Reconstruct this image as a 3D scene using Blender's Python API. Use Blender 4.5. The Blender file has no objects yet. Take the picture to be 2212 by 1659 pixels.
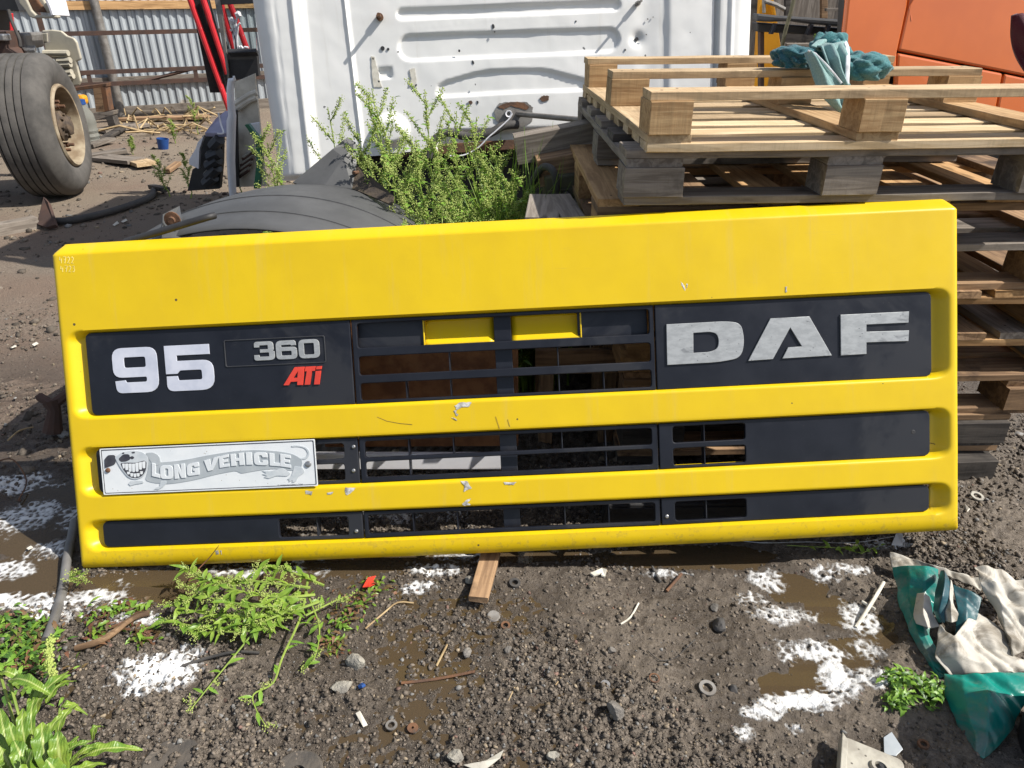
import bpy, bmesh, math, random
import numpy as np
from mathutils import Vector, Matrix, Quaternion
random.seed(7); rng = np.random.default_rng(11)
S = bpy.context.scene
COL = S.collection
R = math.radians
# ------------------------------------------------------------------ camera, sky, sun, exposure
CAM_H, PITCH, ROLL, FPX = 1.434, 0.4901, 0.005, 1568.5      # FPX: focal length in units of a 2212-wide picture
cam = bpy.data.objects.new('camera', bpy.data.cameras.new('camera')); COL.objects.link(cam)
cam.data.sensor_width = 36; cam.data.lens = 36 * FPX / 2212; cam.data.clip_start = .05; cam.data.clip_end = 400
cam.location = (0, 0, CAM_H)
cam.matrix_world = Matrix.Translation((0, 0, CAM_H)) @ Matrix.Rotation(math.pi/2 - PITCH, 4, 'X') @ Matrix.Rotation(-ROLL, 4, 'Z')
S.camera = cam
SUN_AZ, SUN_EL = R(-10), R(48)
SV = Vector((math.cos(SUN_EL)*math.cos(SUN_AZ), math.cos(SUN_EL)*math.sin(SUN_AZ), math.sin(SUN_EL)))
W = bpy.data.worlds.new('World'); S.world = W; W.use_nodes = True
wt = W.node_tree; sky = wt.nodes.new('ShaderNodeTexSky'); sky.sky_type = 'NISHITA'; sky.sun_disc = False
sky.sun_elevation = SUN_EL; sky.sun_rotation = math.atan2(SV.x, SV.y); sky.air_density = 1.0; sky.dust_density = 1.5
bg = wt.nodes['Background']; bg.inputs[1].default_value = .105; hs = wt.nodes.new('ShaderNodeHueSaturation'); hs.inputs['Saturation'].default_value = .72; wt.links.new(sky.outputs[0], hs.inputs['Color']); wt.links.new(hs.outputs[0], bg.inputs[0])
sun = bpy.data.objects.new('sun', bpy.data.lights.new('sun', 'SUN')); COL.objects.link(sun)
sun.data.energy = 4.8; sun.data.angle = R(.55); sun.data.color = (1, .95, .87)
sun.rotation_euler = SV.to_track_quat('Z', 'Y').to_euler()
S.view_settings.view_transform = 'Standard'; S.view_settings.look = 'None'; S.view_settings.gamma = 1
S.view_settings.use_curve_mapping = False; S.view_settings.exposure = .46
S.cycles.max_bounces = 7; S.cycles.transparent_max_bounces = 12; S.cycles.use_denoising = True
S.cycles.caustics_reflective = False; S.cycles.caustics_refractive = False

# ------------------------------------------------------------------ where things stand (picture point -> point of the place at a known depth)
def ray(x, y):
    X = (x-1106)/FPX; Y = -(y-829.5)/FPX
    c, s = math.cos(ROLL), math.sin(ROLL); xc = X*c+Y*s; yc = -X*s+Y*c
    return Vector((xc, yc*math.sin(PITCH)+math.cos(PITCH), yc*math.cos(PITCH)-math.sin(PITCH)))
EYE = Vector((0, 0, CAM_H))
def gp(x, y, z=0.):
    d = ray(x, y); return EYE + d*((z-CAM_H)/d.z)
def yp(x, y, Y):
    d = ray(x, y); return EYE + d*(Y/d.y)
class Frame:
    def __init__(s, P, yaw, tilt, lean):
        s.P = Vector(P); s.a = Vector((math.cos(yaw)*math.cos(tilt), math.sin(yaw)*math.cos(tilt), math.sin(tilt)))
        n0 = Vector((-math.sin(yaw), math.cos(yaw), 0)); up = s.a.cross(-n0)
        if up.z < 0: up = -up
        s.b = (up*math.cos(lean)+n0*math.sin(lean)).normalized(); s.n = s.a.cross(s.b)
    def uv(s, x, y):
        d = ray(x, y); k = ((s.P-EYE).dot(s.n))/d.dot(s.n); q = EYE+d*k-s.P
        return (q.dot(s.a), q.dot(s.b))
    def mat(s):
        return Matrix(((s.a.x, s.b.x, s.n.x, s.P.x), (s.a.y, s.b.y, s.n.y, s.P.y), (s.a.z, s.b.z, s.n.z, s.P.z), (0, 0, 0, 1)))

# ------------------------------------------------------------------ objects
def tag(o, label=None, cat=None, group=None, kind=None):
    if label: o['label'] = label
    if cat: o['category'] = cat
    if group: o['group'] = group
    if kind: o['kind'] = kind
    return o
def link(name, data, parent=None, m=None):
    o = bpy.data.objects.new(name, data); COL.objects.link(o)
    if m and data is not None and not data.materials: data.materials.append(m)
    if parent is not None: o.parent = parent
    return o
def thing(name, label, cat, loc=(0, 0, 0), rot=(0, 0, 0), group=None, matrix=None):
    o = bpy.data.objects.new(name, None); COL.objects.link(o); o.empty_display_size = .1
    if matrix is not None: o.matrix_world = matrix
    else: o.location = loc; o.rotation_euler = rot
    return tag(o, label, cat, group)
def mesh_np(name, V, F, smooth=True, sharp=None):
    me = bpy.data.meshes.new(name); V = np.asarray(V, np.float32)
    if isinstance(F, np.ndarray):
        k = F.shape[1]; me.vertices.add(len(V)); me.vertices.foreach_set('co', V.ravel())
        me.loops.add(F.size); me.loops.foreach_set('vertex_index', F.astype(np.int32).ravel())
        me.polygons.add(len(F)); me.polygons.foreach_set('loop_start', np.arange(0, F.size, k, dtype=np.int32))
        me.update(calc_edges=True)
    else:
        me.from_pydata([tuple(v) for v in V], [], F)
    if smooth: me.polygons.foreach_set('use_smooth', np.ones(len(me.polygons), bool))
    if smooth and sharp: me.set_sharp_from_angle(angle=R(sharp))
    me.update(); return me
class MB:
    def __init__(s): s.v = []; s.f = []
    def add(s, V, F):
        o = len(s.v); s.v += [tuple(p) for p in V]; s.f += [tuple(i+o for i in f) for f in F]; return s
    def box(s, c, d, rot=None, jit=0):
        c = Vector(c); x, y, z = d[0]/2, d[1]/2, d[2]/2; V = []
        for q in ((-x,-y,-z),(x,-y,-z),(x,y,-z),(-x,y,-z),(-x,-y,z),(x,-y,z),(x,y,z),(-x,y,z)):
            v = Vector(q)
            if jit: v += Vector([random.uniform(-jit, jit) for _ in range(3)])
            if rot is not None: v = rot @ v
            V.append(c+v)
        return s.add(V, [(0,3,2,1),(4,5,6,7),(0,1,5,4),(1,2,6,5),(2,3,7,6),(3,0,4,7)])
    def tube(s, pts, rad, n=8, caps=True, ell=1.0):
        P = [Vector(p) for p in pts]; k = len(P)
        if not hasattr(rad, '__len__'): rad = [rad]*k
        V = []; ref = None
        for i in range(k):
            t = (P[min(i+1, k-1)]-P[max(i-1, 0)]).normalized()
            if ref is None: ref = Vector((0, 0, 1)) if abs(t.z) < .9 else Vector((1, 0, 0))
            u = t.cross(ref)
            if u.length < 1e-5: u = t.orthogonal()
            u.normalize(); w = u.cross(t).normalized(); ref = w
            for j in range(n):
                q = 2*math.pi*j/n; V.append(P[i]+u*math.cos(q)*rad[i]+w*math.sin(q)*rad[i]*ell)
        F = [(i*n+j, i*n+(j+1) % n, (i+1)*n+(j+1) % n, (i+1)*n+j) for i in range(k-1) for j in range(n)]
        if caps: F += [tuple(range(n-1, -1, -1)), tuple((k-1)*n+j for j in range(n))]
        return s.add(V, F)
    def lathe(s, prof, n=32, axis='Z', c=(0, 0, 0), closed=False):
        V = []; F = []; k = len(prof); c = Vector(c)
        for j in range(n):
            q = 2*math.pi*j/n
            for r, h in prof:
                p = (r*math.cos(q), r*math.sin(q), h)
                if axis == 'X': p = (h, r*math.cos(q), r*math.sin(q))
                if axis == 'Y': p = (r*math.cos(q), h, -r*math.sin(q))
                V.append(c+Vector(p))
        kk = k if closed else k-1
        for j in range(n):
            for i in range(kk):
                a, b = j*k+i, j*k+(i+1) % k; a2, b2 = ((j+1) % n)*k+i, ((j+1) % n)*k+(i+1) % k
                F.append((a, a2, b2, b))
        return s.add(V, F)
    def grid(s, fn, nu, nv):
        V = [fn(i/nu, j/nv) for j in range(nv+1) for i in range(nu+1)]
        return s.add(V, [(j*(nu+1)+i, j*(nu+1)+i+1, (j+1)*(nu+1)+i+1, (j+1)*(nu+1)+i) for j in range(nv) for i in range(nu)])
    def prism(s, poly, z0, z1):
        n = len(poly); V = [(x, y, z0) for x, y in poly]+[(x, y, z1) for x, y in poly]
        return s.add(V, [tuple(range(n-1, -1, -1)), tuple(range(n, 2*n))]+[(i, (i+1) % n, n+(i+1) % n, n+i) for i in range(n)])
    def mesh(s, name, smooth=False, sharp=35):
        me = bpy.data.meshes.new(name); me.from_pydata(s.v, [], s.f); me.update()
        if smooth:
            me.polygons.foreach_set('use_smooth', np.ones(len(me.polygons), bool)); me.set_sharp_from_angle(angle=R(sharp))
        return me
    def build(s, name, m, parent=None, smooth=False, bevel=0, seg=2, sharp=35, solid=0, sub=0):
        o = link(name, s.mesh(name, smooth, sharp), parent, m)
        if solid: md = o.modifiers.new('solid', 'SOLIDIFY'); md.thickness = solid; md.offset = 0
        if sub: md = o.modifiers.new('sub', 'SUBSURF'); md.levels = md.render_levels = sub
        if bevel: md = o.modifiers.new('bevel', 'BEVEL'); md.width = bevel; md.segments = seg; md.limit_method = 'ANGLE'
        return o
def rpoly(pts, n=5):
    """polygon with rounded corners: pts (x, y, r)"""
    out = []; k = len(pts)
    for i in range(k):
        p = Vector(pts[i][:2]); r = pts[i][2] if len(pts[i]) > 2 else 0
        if r <= 0: out.append((p.x, p.y)); continue
        a = Vector(pts[i-1][:2])-p; b = Vector(pts[(i+1) % k][:2])-p
        la, lb = a.length, b.length; a.normalize(); b.normalize(); r = min(r, la*.49, lb*.49)
        for j in range(n+1):
            t = j/n; q = p+a*r*(1-t)**2+b*r*t**2; out.append((q.x, q.y))
    return out
def rrect(x0, y0, x1, y1, r): return rpoly([(x0, y0, r), (x1, y0, r), (x1, y1, r), (x0, y1, r)])
def flat(name, loops, depth, m, parent=None, bev=0, z=0., smooth=True):
    """filled outline with holes, front face at z, going back by depth, rounded front edge"""
    cu = bpy.data.curves.new(name, 'CURVE'); cu.dimensions = '2D'; cu.fill_mode = 'BOTH'
    cu.extrude = max(depth/2-bev, 1e-5); cu.bevel_depth = bev; cu.bevel_resolution = 1; cu.offset = -bev
    for L in loops:
        sp = cu.splines.new('POLY'); sp.points.add(len(L)-1); sp.use_cyclic_u = True
        sp.points.foreach_set('co', [c for p in L for c in (p[0], p[1], 0, 1)])
    t = bpy.data.objects.new('tmp', cu); COL.objects.link(t)
    me = bpy.data.meshes.new_from_object(t.evaluated_get(bpy.context.evaluated_depsgraph_get()))
    bpy.data.objects.remove(t); bpy.data.curves.remove(cu); me.name = name; me.materials.clear()
    me.transform(Matrix.Translation((0, 0, z-depth/2)))
    if smooth:
        me.polygons.foreach_set('use_smooth', np.ones(len(me.polygons), bool)); me.set_sharp_from_angle(angle=R(30))
    return link(name, me, parent, m)

# ------------------------------------------------------------------ noise for shapes
def _h(ix, iy, k):
    v = np.sin(ix*127.1+iy*311.7+k*74.7)*43758.5453; return v-np.floor(v)
def vnoise(x, y, k=0):
    ix, iy = np.floor(x), np.floor(y); fx, fy = x-ix, y-iy; u = fx*fx*(3-2*fx); v = fy*fy*(3-2*fy)
    a, b, c, d = _h(ix, iy, k), _h(ix+1, iy, k), _h(ix, iy+1, k), _h(ix+1, iy+1, k)
    return (a*(1-u)+b*u)*(1-v)+(c*(1-u)+d*u)*v
def fbm(x, y, o=4, k=0):
    s = 0; a = .5; t = 0; x, y = x*.799-y*.602, x*.602+y*.799
    for i in range(o):
        s = s+a*vnoise(x, y, k+i*3.1); t += a; x, y = (x*.766-y*.643)*2.03+13.7, (x*.643+y*.766)*2.03+7.1; a *= .5
    return s/t
def worley(x, y, k=0):
    ix, iy = np.floor(x), np.floor(y); f1 = np.full(x.shape, 9.); f2 = f1.copy()
    for dx in (-1, 0, 1):
        for dy in (-1, 0, 1):
            cx, cy = ix+dx, iy+dy; d = np.hypot(cx+_h(cx, cy, k)-x, cy+_h(cx, cy, k+5)-y)
            f2 = np.minimum(f2, np.maximum(f1, d)); f1 = np.minimum(f1, d)
    return f1, f2
def sst(a, b, x):
    t = np.clip((x-a)/(b-a), 0, 1); return t*t*(3-2*t)
def f1n(x, k=0): return float(fbm(np.array([x]), np.array([k*3.3]), 3, k)[0])

# ------------------------------------------------------------------ materials
class NT:
    def __init__(s, name):
        s.m = bpy.data.materials.new(name); s.m.use_nodes = True; s.t = s.m.node_tree; s.b = s.t.nodes['Principled BSDF']
        s.out = s.t.nodes['Material Output']
    def n(s, typ, **k):
        q = s.t.nodes.new('ShaderNode'+typ)
        for a, v in k.items():
            if a.startswith('i_'):
                a = a[2:]; a = int(a) if a.isdigit() else a.replace('_', ' ')
                if isinstance(v, bpy.types.NodeSocket): s.t.links.new(v, q.inputs[a])
                else: q.inputs[a].default_value = v
            else: setattr(q, a, v)
        return q
    def l(s, a, b): s.t.links.new(a, b)
    def set(s, key, v):
        if isinstance(v, bpy.types.NodeSocket): s.l(v, s.b.inputs[key])
        else: s.b.inputs[key].default_value = v
    def math(s, op, a, b=0., c=0., clamp=False):
        q = s.n('Math', operation=op, use_clamp=clamp)
        for i, v in enumerate((a, b, c)):
            if isinstance(v, bpy.types.NodeSocket): s.l(v, q.inputs[i])
            else: q.inputs[i].default_value = v
        return q.outputs[0]
    def mix(s, f, a, b, mode='MIX'):
        q = s.n('Mix', data_type='RGBA', blend_type=mode)
        for i, v in ((0, f), (6, a), (7, b)):
            if isinstance(v, bpy.types.NodeSocket): s.l(v, q.inputs[i])
            else: q.inputs[i].default_value = v if i == 0 else (*v, 1)
        return q.outputs[2]
    def coords(s, kind='Object', scale=(1, 1, 1), rnd=False):
        v = s.n('TexCoord').outputs[kind]
        if rnd:
            r = s.n('ObjectInfo').outputs['Random']; q = s.n('VectorMath', operation='MULTIPLY_ADD'); s.l(r, q.inputs[0]); q.inputs[1].default_value = (37, 53, 71); s.l(v, q.inputs[2]); v = q.outputs[0]
        return s.n('Mapping', i_Vector=v, i_Scale=scale).outputs[0]
    def noise(s, v, sc, det=5, rough=.55, dist=0.):
        return s.n('TexNoise', i_Vector=v, i_Scale=sc, i_Detail=det, i_Roughness=rough, i_Distortion=dist).outputs['Fac']
    def ramp(s, f, stops):
        q = s.n('ValToRGB', i_Fac=f); e = q.color_ramp.elements
        while len(e) < len(stops): e.new(.5)
        for x, (p, c) in zip(e, stops): x.position = p; x.color = (*c, 1) if len(c) == 3 else c
        return q.outputs[0]
    def step(s, f, a, b): return s.n('MapRange', i_Value=f, i_1=a, i_2=b, interpolation_type='SMOOTHSTEP').outputs[0]
    def bump(s, h, st=.3, d=.002, prev=None):
        q = s.n('Bump', i_Height=h, i_Strength=st, i_Distance=d)
        if prev is not None: s.l(prev, q.inputs['Normal'])
        return q.outputs[0]
def pm(name, c1, c2=None, sc=6, rough=.6, r2=None, bump=.0, bsc=60, bd=.002, metal=0, spec=.5, spots=None, coat=0, rnd=0, stretch=(1, 1, 1), trans=0, two=None):
    t = NT(name); v = t.coords('Object', stretch, rnd > 0); f = t.noise(v, sc, 6, .6)
    c2 = c2 or tuple(x*.7 for x in c1)
    col = t.mix(t.step(f, .35, .65), c1, c2)
    if two:                                                     # a second, larger stain colour
        col = t.mix(t.step(t.noise(v, two[1], 5, .65, .6), two[2], two[2]+.1), col, two[0])
    if spots:
        col = t.mix(t.math('SUBTRACT', 1, t.step(t.n('TexVoronoi', i_Vector=v, i_Scale=spots[1]).outputs['Distance'], spots[2]*.6, spots[2])), col, spots[0])
    if rnd:
        hs = t.n('HueSaturation', i_Color=col, i_Value=t.math('MULTIPLY_ADD', t.n('ObjectInfo').outputs['Random'], rnd*2, 1-rnd)); col = hs.outputs[0]
    t.set('Base Color', col); t.set('Metallic', metal); t.set('Specular IOR Level', spec)
    t.set('Roughness', t.n('MapRange', i_Value=f, i_1=.3, i_2=.7, i_3=rough, i_4=r2 if r2 is not None else rough).outputs[0])
    if coat: t.set('Coat Weight', coat); t.set('Coat Roughness', .08)
    if bump: t.set('Normal', t.bump(t.noise(v, bsc, 4, .6), bump, bd))
    if trans:
        tr = t.n('BsdfTranslucent'); t.l(col, tr.inputs[0]); ms = t.n('MixShader'); ms.inputs[0].default_value = trans
        t.l(t.b.outputs[0], ms.inputs[1]); t.l(tr.outputs[0], ms.inputs[2]); t.l(ms.outputs[0], t.out.inputs[0])
    return t.m
def wood(name, c1, c2, rnd=.2, dirt=None, saw=.5):
    t = NT(name); v = t.coords('Object', (1, 1, 1), True)
    vs = t.n('Mapping', i_Vector=v, i_Scale=(2.2, 30, 30)).outputs[0]; g = t.noise(vs, 1.6, 7, .62, .8)
    col = t.ramp(g, [(.28, tuple(x*.8 for x in c2)), (.44, c2), (.52, tuple((a+b)/2 for a, b in zip(c1, c2))), (.64, c1)])
    sw = t.noise(t.n('Mapping', i_Vector=v, i_Scale=(130, 7, 7)).outputs[0], 1., 3, .6)
    col = t.mix(t.math('MULTIPLY', t.step(sw, .5, .7), saw*.45), col, tuple(x*.55 for x in c1))
    big = t.noise(v, 5., 5, .6)
    if dirt: col = t.mix(t.step(big, dirt[1], dirt[1]+.14), col, dirt[0])
    kn = t.n('TexVoronoi', i_Vector=t.n('Mapping', i_Vector=v, i_Scale=(3.5, 11, 11)).outputs[0], i_Scale=1.).outputs['Distance']
    col = t.mix(t.math('MULTIPLY', t.math('SUBTRACT', 1, t.step(kn, .08, .16)), .7), col, tuple(x*.35 for x in c1))
    hs = t.n('HueSaturation', i_Color=col, i_Value=t.math('MULTIPLY_ADD', t.n('ObjectInfo').outputs['Random'], rnd*2, 1-rnd), i_Saturation=.95)
    t.set('Base Color', hs.outputs[0]); t.set('Roughness', .82); t.set('Specular IOR Level', .25)
    b = t.bump(g, .35, .003); b = t.bump(sw, saw*.7, .0012, b); t.set('Normal', b)
    return t.m
# ------------------------------------------------------------------ material library
def yellow_paint():
    t = NT('yellow paint'); v = t.coords('Object'); f = t.noise(v, 5, 6, .6)
    col = t.mix(t.step(f, .3, .75), (.725, .50, .005), (.67, .455, .007))
    # grime gathered in patches, tiny stone chips, fine scratches
    col = t.mix(t.math('MULTIPLY', t.step(t.noise(v, 2.2, 7, .7, .4), .56, .8), .28), col, (.45, .29, .02))
    vd = t.n('TexVoronoi', i_Vector=v, i_Scale=24.); rs = t.n('SeparateColor', i_Color=vd.outputs['Color'])
    rad = t.math('MULTIPLY', t.math('POWER', rs.outputs[0], 6.), .095)
    chip = t.math('LESS_THAN', vd.outputs['Distance'], rad)
    col = t.mix(chip, col, (.10, .075, .03))
    st = t.noise(t.n('Mapping', i_Vector=v, i_Scale=(22, 1.6, 4)).outputs[0], 1., 6, .7)
    col = t.mix(t.math('MULTIPLY', t.step(st, .52, .78), .22), col, (.52, .40, .16))
    mud = t.math('MULTIPLY', t.step(t.n('SeparateXYZ', i_Vector=v).outputs[1], .16, -.02), t.step(t.noise(v, 55, 6, .7), .52, .66))
    col = t.mix(t.math('MULTIPLY', mud, .30), col, (.16, .12, .07))
    vs = t.n('Mapping', i_Vector=v, i_Scale=(1.2, 22, 5), i_Rotation=(0, 0, .12)).outputs[0]
    sc = t.step(t.noise(vs, 5., 4, .7, 1.), .66, .70); gate = t.step(t.noise(v, 3.4, 3), .56, .66)
    col = t.mix(t.math('MULTIPLY', t.math('MULTIPLY', sc, gate), .4), col, (.55, .40, .06))
    t.set('Base Color', col); t.set('Specular IOR Level', .42)
    t.set('Roughness', t.math('MULTIPLY_ADD', t.noise(v, 9, 6, .7), .28, .24))
    t.set('Normal', t.bump(t.noise(v, 380, 3), .05, .0006, t.bump(t.noise(v, 6, 3), .12, .006)))
    return t.m
def soil():
    t = NT('muddy soil'); v = t.coords('Object'); P = t.n('SeparateXYZ', i_Vector=t.n('NewGeometry').outputs['Position'])
    f = t.noise(v, 7, 8, .65); g = t.noise(v, 95, 6, .65)
    col = t.mix(t.step(g, .3, .72), (.082, .067, .054), (.33, .278, .222))
    col = t.mix(t.step(f, .42, .66), col, (.175, .145, .115), 'MIX')
    cr = t.n('Attribute', attribute_name='crumb').outputs['Fac']; col = t.mix(t.math('MULTIPLY_ADD', cr, -.5, .5, clamp=True), col, (.205, .17, .135))
    # reddish trodden earth further back to the left, pale dry dust beyond it
    red = t.math('MULTIPLY', t.step(P.outputs[0], -1.1, -1.9), t.step(t.noise(v, 1.3, 4), .25, .6))
    col = t.mix(t.math('MULTIPLY', red, .7), col, (.20, .135, .098))
    dry = t.math('MULTIPLY', t.step(P.outputs[1], 3.0, 6.5), t.step(t.noise(v, .9, 5, .6), .3, .6))
    col = t.mix(t.math('MULTIPLY', dry, .85), col, (.24, .195, .145))
    vd = t.n('TexVoronoi', i_Vector=v, i_Scale=120.); rs = t.n('SeparateColor', i_Color=vd.outputs['Color'])
    grit = t.math('LESS_THAN', vd.outputs['Distance'], t.math('MULTIPLY', t.math('POWER', rs.outputs[0], 6.), .4))
    col = t.mix(grit, col, t.mix(rs.outputs[1], (.30, .24, .17), (.16, .15, .14)))
    # damp where the ground is low
    wet = t.math('SUBTRACT', 1., t.step(t.math('ADD', P.outputs[2], t.math('MULTIPLY', t.noise(v, 14, 4), .012)), -.004, .010))
    wet = t.math('MULTIPLY', wet, t.math('SUBTRACT', 1., t.step(P.outputs[1], 2.6, 3.4)))
    damp = t.math('MULTIPLY', t.math('MULTIPLY', t.step(P.outputs[0], -.75, -1.15), t.step(P.outputs[1], 2.6, 2.1)), t.step(t.noise(v, 5, 5), .30, .5))
    damp = t.math('MAXIMUM', damp, t.math('MULTIPLY', t.step(t.noise(v, 2.6, 5, .6), .54, .66), .55)); wet = t.math('MAXIMUM', wet, t.math('MULTIPLY', damp, t.step(P.outputs[1], 3.2, 2.4)))
    col = t.mix(t.math('MULTIPLY', wet, .62), col, (.034, .025, .019))
    t.set('Base Color', col); t.set('Roughness', t.math('MULTIPLY_ADD', wet, -.50, .88)); t.set('Specular IOR Level', .35)
    b = t.bump(g, 1., .012); b = t.bump(t.noise(v, 300, 5, .65), .9, .004, b); t.set('Normal', b)
    return t.m
def vcol(name, rough=.8, bump=.4, spec=.3):
    t = NT(name); a = t.n('Attribute', attribute_name='col'); v = t.coords('Object')
    t.set('Base Color', t.mix(t.step(t.noise(v, 150, 4), .3, .7), a.outputs[0], t.mix(.45, a.outputs[0], (.03, .026, .02))))
    t.set('Roughness', rough); t.set('Specular IOR Level', spec); t.set('Normal', t.bump(t.noise(v, 260, 4), bump, .002)); return t.m
def water():
    t = NT('puddle water'); v = t.coords('Object'); nb = t.bump(t.noise(v, 18, 3), .05, .004)
    tr = t.n('BsdfTransparent'); tr.inputs[0].default_value = (.40, .31, .21, 1); df = t.n('BsdfDiffuse'); df.inputs[0].default_value = (.15, .108, .062, 1)
    a = t.n('MixShader'); a.inputs[0].default_value = .45; t.l(tr.outputs[0], a.inputs[1]); t.l(df.outputs[0], a.inputs[2])
    gl = t.n('BsdfGlossy', i_Roughness=.03); t.l(nb, gl.inputs['Normal']); fr = t.n('Fresnel', i_IOR=1.33); t.l(nb, fr.inputs['Normal'])
    b = t.n('MixShader'); t.l(fr.outputs[0], b.inputs[0]); t.l(a.outputs[0], b.inputs[1]); t.l(gl.outputs[0], b.inputs[2]); t.l(b.outputs[0], t.out.inputs[0]); return t.m
def corrugated():
    t = NT('weathered sheet metal'); v = t.coords('Object')
    st = t.noise(t.n('Mapping', i_Vector=v, i_Scale=(26, 26, .8)).outputs[0], 1., 6, .65)
    col = t.mix(t.step(st, .35, .7), (.41, .445, .47), (.30, .335, .365)); col = t.mix(t.step(t.noise(v, 2, 6, .7), .6, .75), col, (.30, .25, .19))
    t.set('Base Color', col); t.set('Roughness', .5); t.set('Metallic', .15); return t.m
def tyre_rubber():
    t = NT('worn tyre rubber'); v = t.coords('Object'); f = t.noise(v, 6, 7, .65)
    t.set('Base Color', t.mix(t.step(f, .35, .7), (.115, .108, .10), (.07, .067, .063))); t.set('Roughness', .85); t.set('Specular IOR Level', .2)
    t.set('Normal', t.bump(t.noise(v, 70, 5), .35, .003)); return t.m
def cab_white():
    t = NT('weathered white cab paint'); v = t.coords('Object'); f = t.noise(v, 3, 6, .6)
    col = t.mix(t.step(f, .3, .7), (.79, .785, .765), (.72, .72, .705))
    st = t.noise(t.n('Mapping', i_Vector=v, i_Scale=(16, 1.1, 6)).outputs[0], 1., 6, .65)
    col = t.mix(t.math('MULTIPLY', t.step(st, .55, .75), .30), col, (.50, .47, .40))
    vd = t.n('TexVoronoi', i_Vector=t.n('VectorMath', operation='ADD', i_0=v, i_1=t.n('VectorMath', operation='SCALE', i_0=t.n('TexNoise', i_Vector=v, i_Scale=40.).outputs['Color'], i_Scale=.03).outputs[0]).outputs[0], i_Scale=13.)
    rs = t.n('SeparateColor', i_Color=vd.outputs['Color'])
    chip = t.math('LESS_THAN', vd.outputs['Distance'], t.math('MULTIPLY', t.math('POWER', rs.outputs[0], 6.), .12))
    col = t.mix(chip, col, (.14, .14, .14)); t.set('Base Color', col); t.set('Roughness', .42)
    t.set('Normal', t.bump(t.noise(v, 9, 3), .12, .006)); return t.m
def orange_paint():
    t = NT('orange plastic bodywork'); v = t.coords('Object')
    t.set('Base Color', t.mix(t.step(t.noise(v, 3, 5), .3, .7), (.56, .122, .018), (.50, .105, .016))); t.set('Roughness', .22); t.set('Coat Weight', .4); t.set('Coat Roughness', .1)
    t.set('Normal', t.bump(t.noise(v, 4, 2), .1, .01)); return t.m
def fleece(name, c1, c2):
    t = NT(name); v = t.coords('Object')
    t.set('Base Color', t.mix(t.step(t.noise(v, 220, 4, .7), .35, .65), c1, c2)); t.set('Roughness', .95); t.set('Specular IOR Level', .1); t.set('Sheen Weight', .4)
    t.set('Normal', t.bump(t.noise(v, 420, 4, .7), .9, .004)); return t.m
def tarp_mat(name, c1, c2, dirt, rough):
    t = NT(name); v = t.coords('Object'); col = t.mix(t.step(t.noise(v, 8, 6, .6), .35, .65), c1, c2)
    col = t.mix(t.math('MULTIPLY', t.step(t.noise(v, 11, 7, .7, .7), .46, .64), .85), col, dirt); t.set('Base Color', col)
    t.set('Roughness', t.math('MULTIPLY_ADD', t.noise(v, 15, 5), .4, rough)); t.set('Normal', t.bump(t.noise(v, 30, 4), .35, .006)); return t.m
def leaf_vein():
    t = NT('dock leaf'); v = t.coords('Object', rnd=True); a = t.n('Attribute', attribute_name='rib').outputs['Fac']
    col = t.mix(t.step(t.noise(v, 22, 5, .65), .35, .65), (.25, .37, .05), (.12, .24, .03)); col = t.mix(t.math('MULTIPLY', t.step(t.noise(v, 9, 4), .62, .75), .6), col, (.36, .34, .07))
    col = t.mix(t.step(a, .22, .04), col, (.42, .50, .16)); t.set('Base Color', col); t.set('Roughness', .38)
    t.set('Normal', t.bump(t.n('TexWave', i_Vector=v, i_Scale=60., i_Distortion=4.).outputs['Fac'], .25, .003, t.bump(t.noise(v, 70, 4), .4, .003)))
    tr = t.n('BsdfTranslucent'); t.l(col, tr.inputs[0]); ms = t.n('MixShader'); ms.inputs[0].default_value = .28; t.l(t.b.outputs[0], ms.inputs[1]); t.l(tr.outputs[0], ms.inputs[2]); t.l(ms.outputs[0], t.out.inputs[0]); return t.m
def foam_mat():
    t = NT('soap foam'); v = t.coords('Object'); d = t.n('Attribute', attribute_name='dens').outputs['Fac']
    fine = t.noise(v, 70, 4, .6); bub = t.n('TexVoronoi', i_Vector=v, i_Scale=210.).outputs['Distance']
    cover = t.step(t.math('ADD', t.math('ADD', d, t.math('MULTIPLY_ADD', fine, .36, -.18)), t.math('MULTIPLY_ADD', bub, .22, -.10)), .16, .70)
    col = t.mix(fine, (.66, .66, .65), (.80, .81, .82)); t.set('Base Color', col); t.set('Roughness', .35); t.set('Normal', t.bump(bub, .5, .003, t.bump(fine, .5, .004)))
    t.set('Alpha', t.math('MULTIPLY', cover, t.math('MULTIPLY_ADD', d, .60, .38), clamp=True)); return t.m
M = {}
M['yellow'] = yellow_paint(); M['soil'] = soil(); M['pebble'] = vcol('soil crumbs'); M['water'] = water(); M['sheet'] = corrugated()
M['tyre'] = tyre_rubber(); M['cab'] = cab_white(); M['orange'] = orange_paint()
M['foam'] = foam_mat()
M['plastic'] = pm('dark blue black plastic', (.008, .009, .014), (.012, .014, .021), sc=7, rough=.30, r2=.46, bump=.12, bsc=500, bd=.0004, spec=.36, two=((.024, .025, .030), 2.5, .5), spots=((.08, .075, .07), 60, .05))
M['plastic2'] = pm('faded black plastic', (.030, .031, .035), (.045, .046, .050), sc=9, rough=.45, r2=.6, bump=.12, bsc=500, bd=.0004)
M['silver'] = pm('worn brushed silver', (.40, .415, .42), (.31, .325, .335), sc=34, rough=.45, r2=.6, bump=.15, bsc=90, metal=.25, stretch=(1, 2.2, 2), spots=((.06, .06, .07), 45, .10), two=((.20, .21, .22), 14, .60))
M['decal'] = pm('lavender white decal', (.58, .60, .68), (.46, .49, .58), sc=11, rough=.4)
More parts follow.
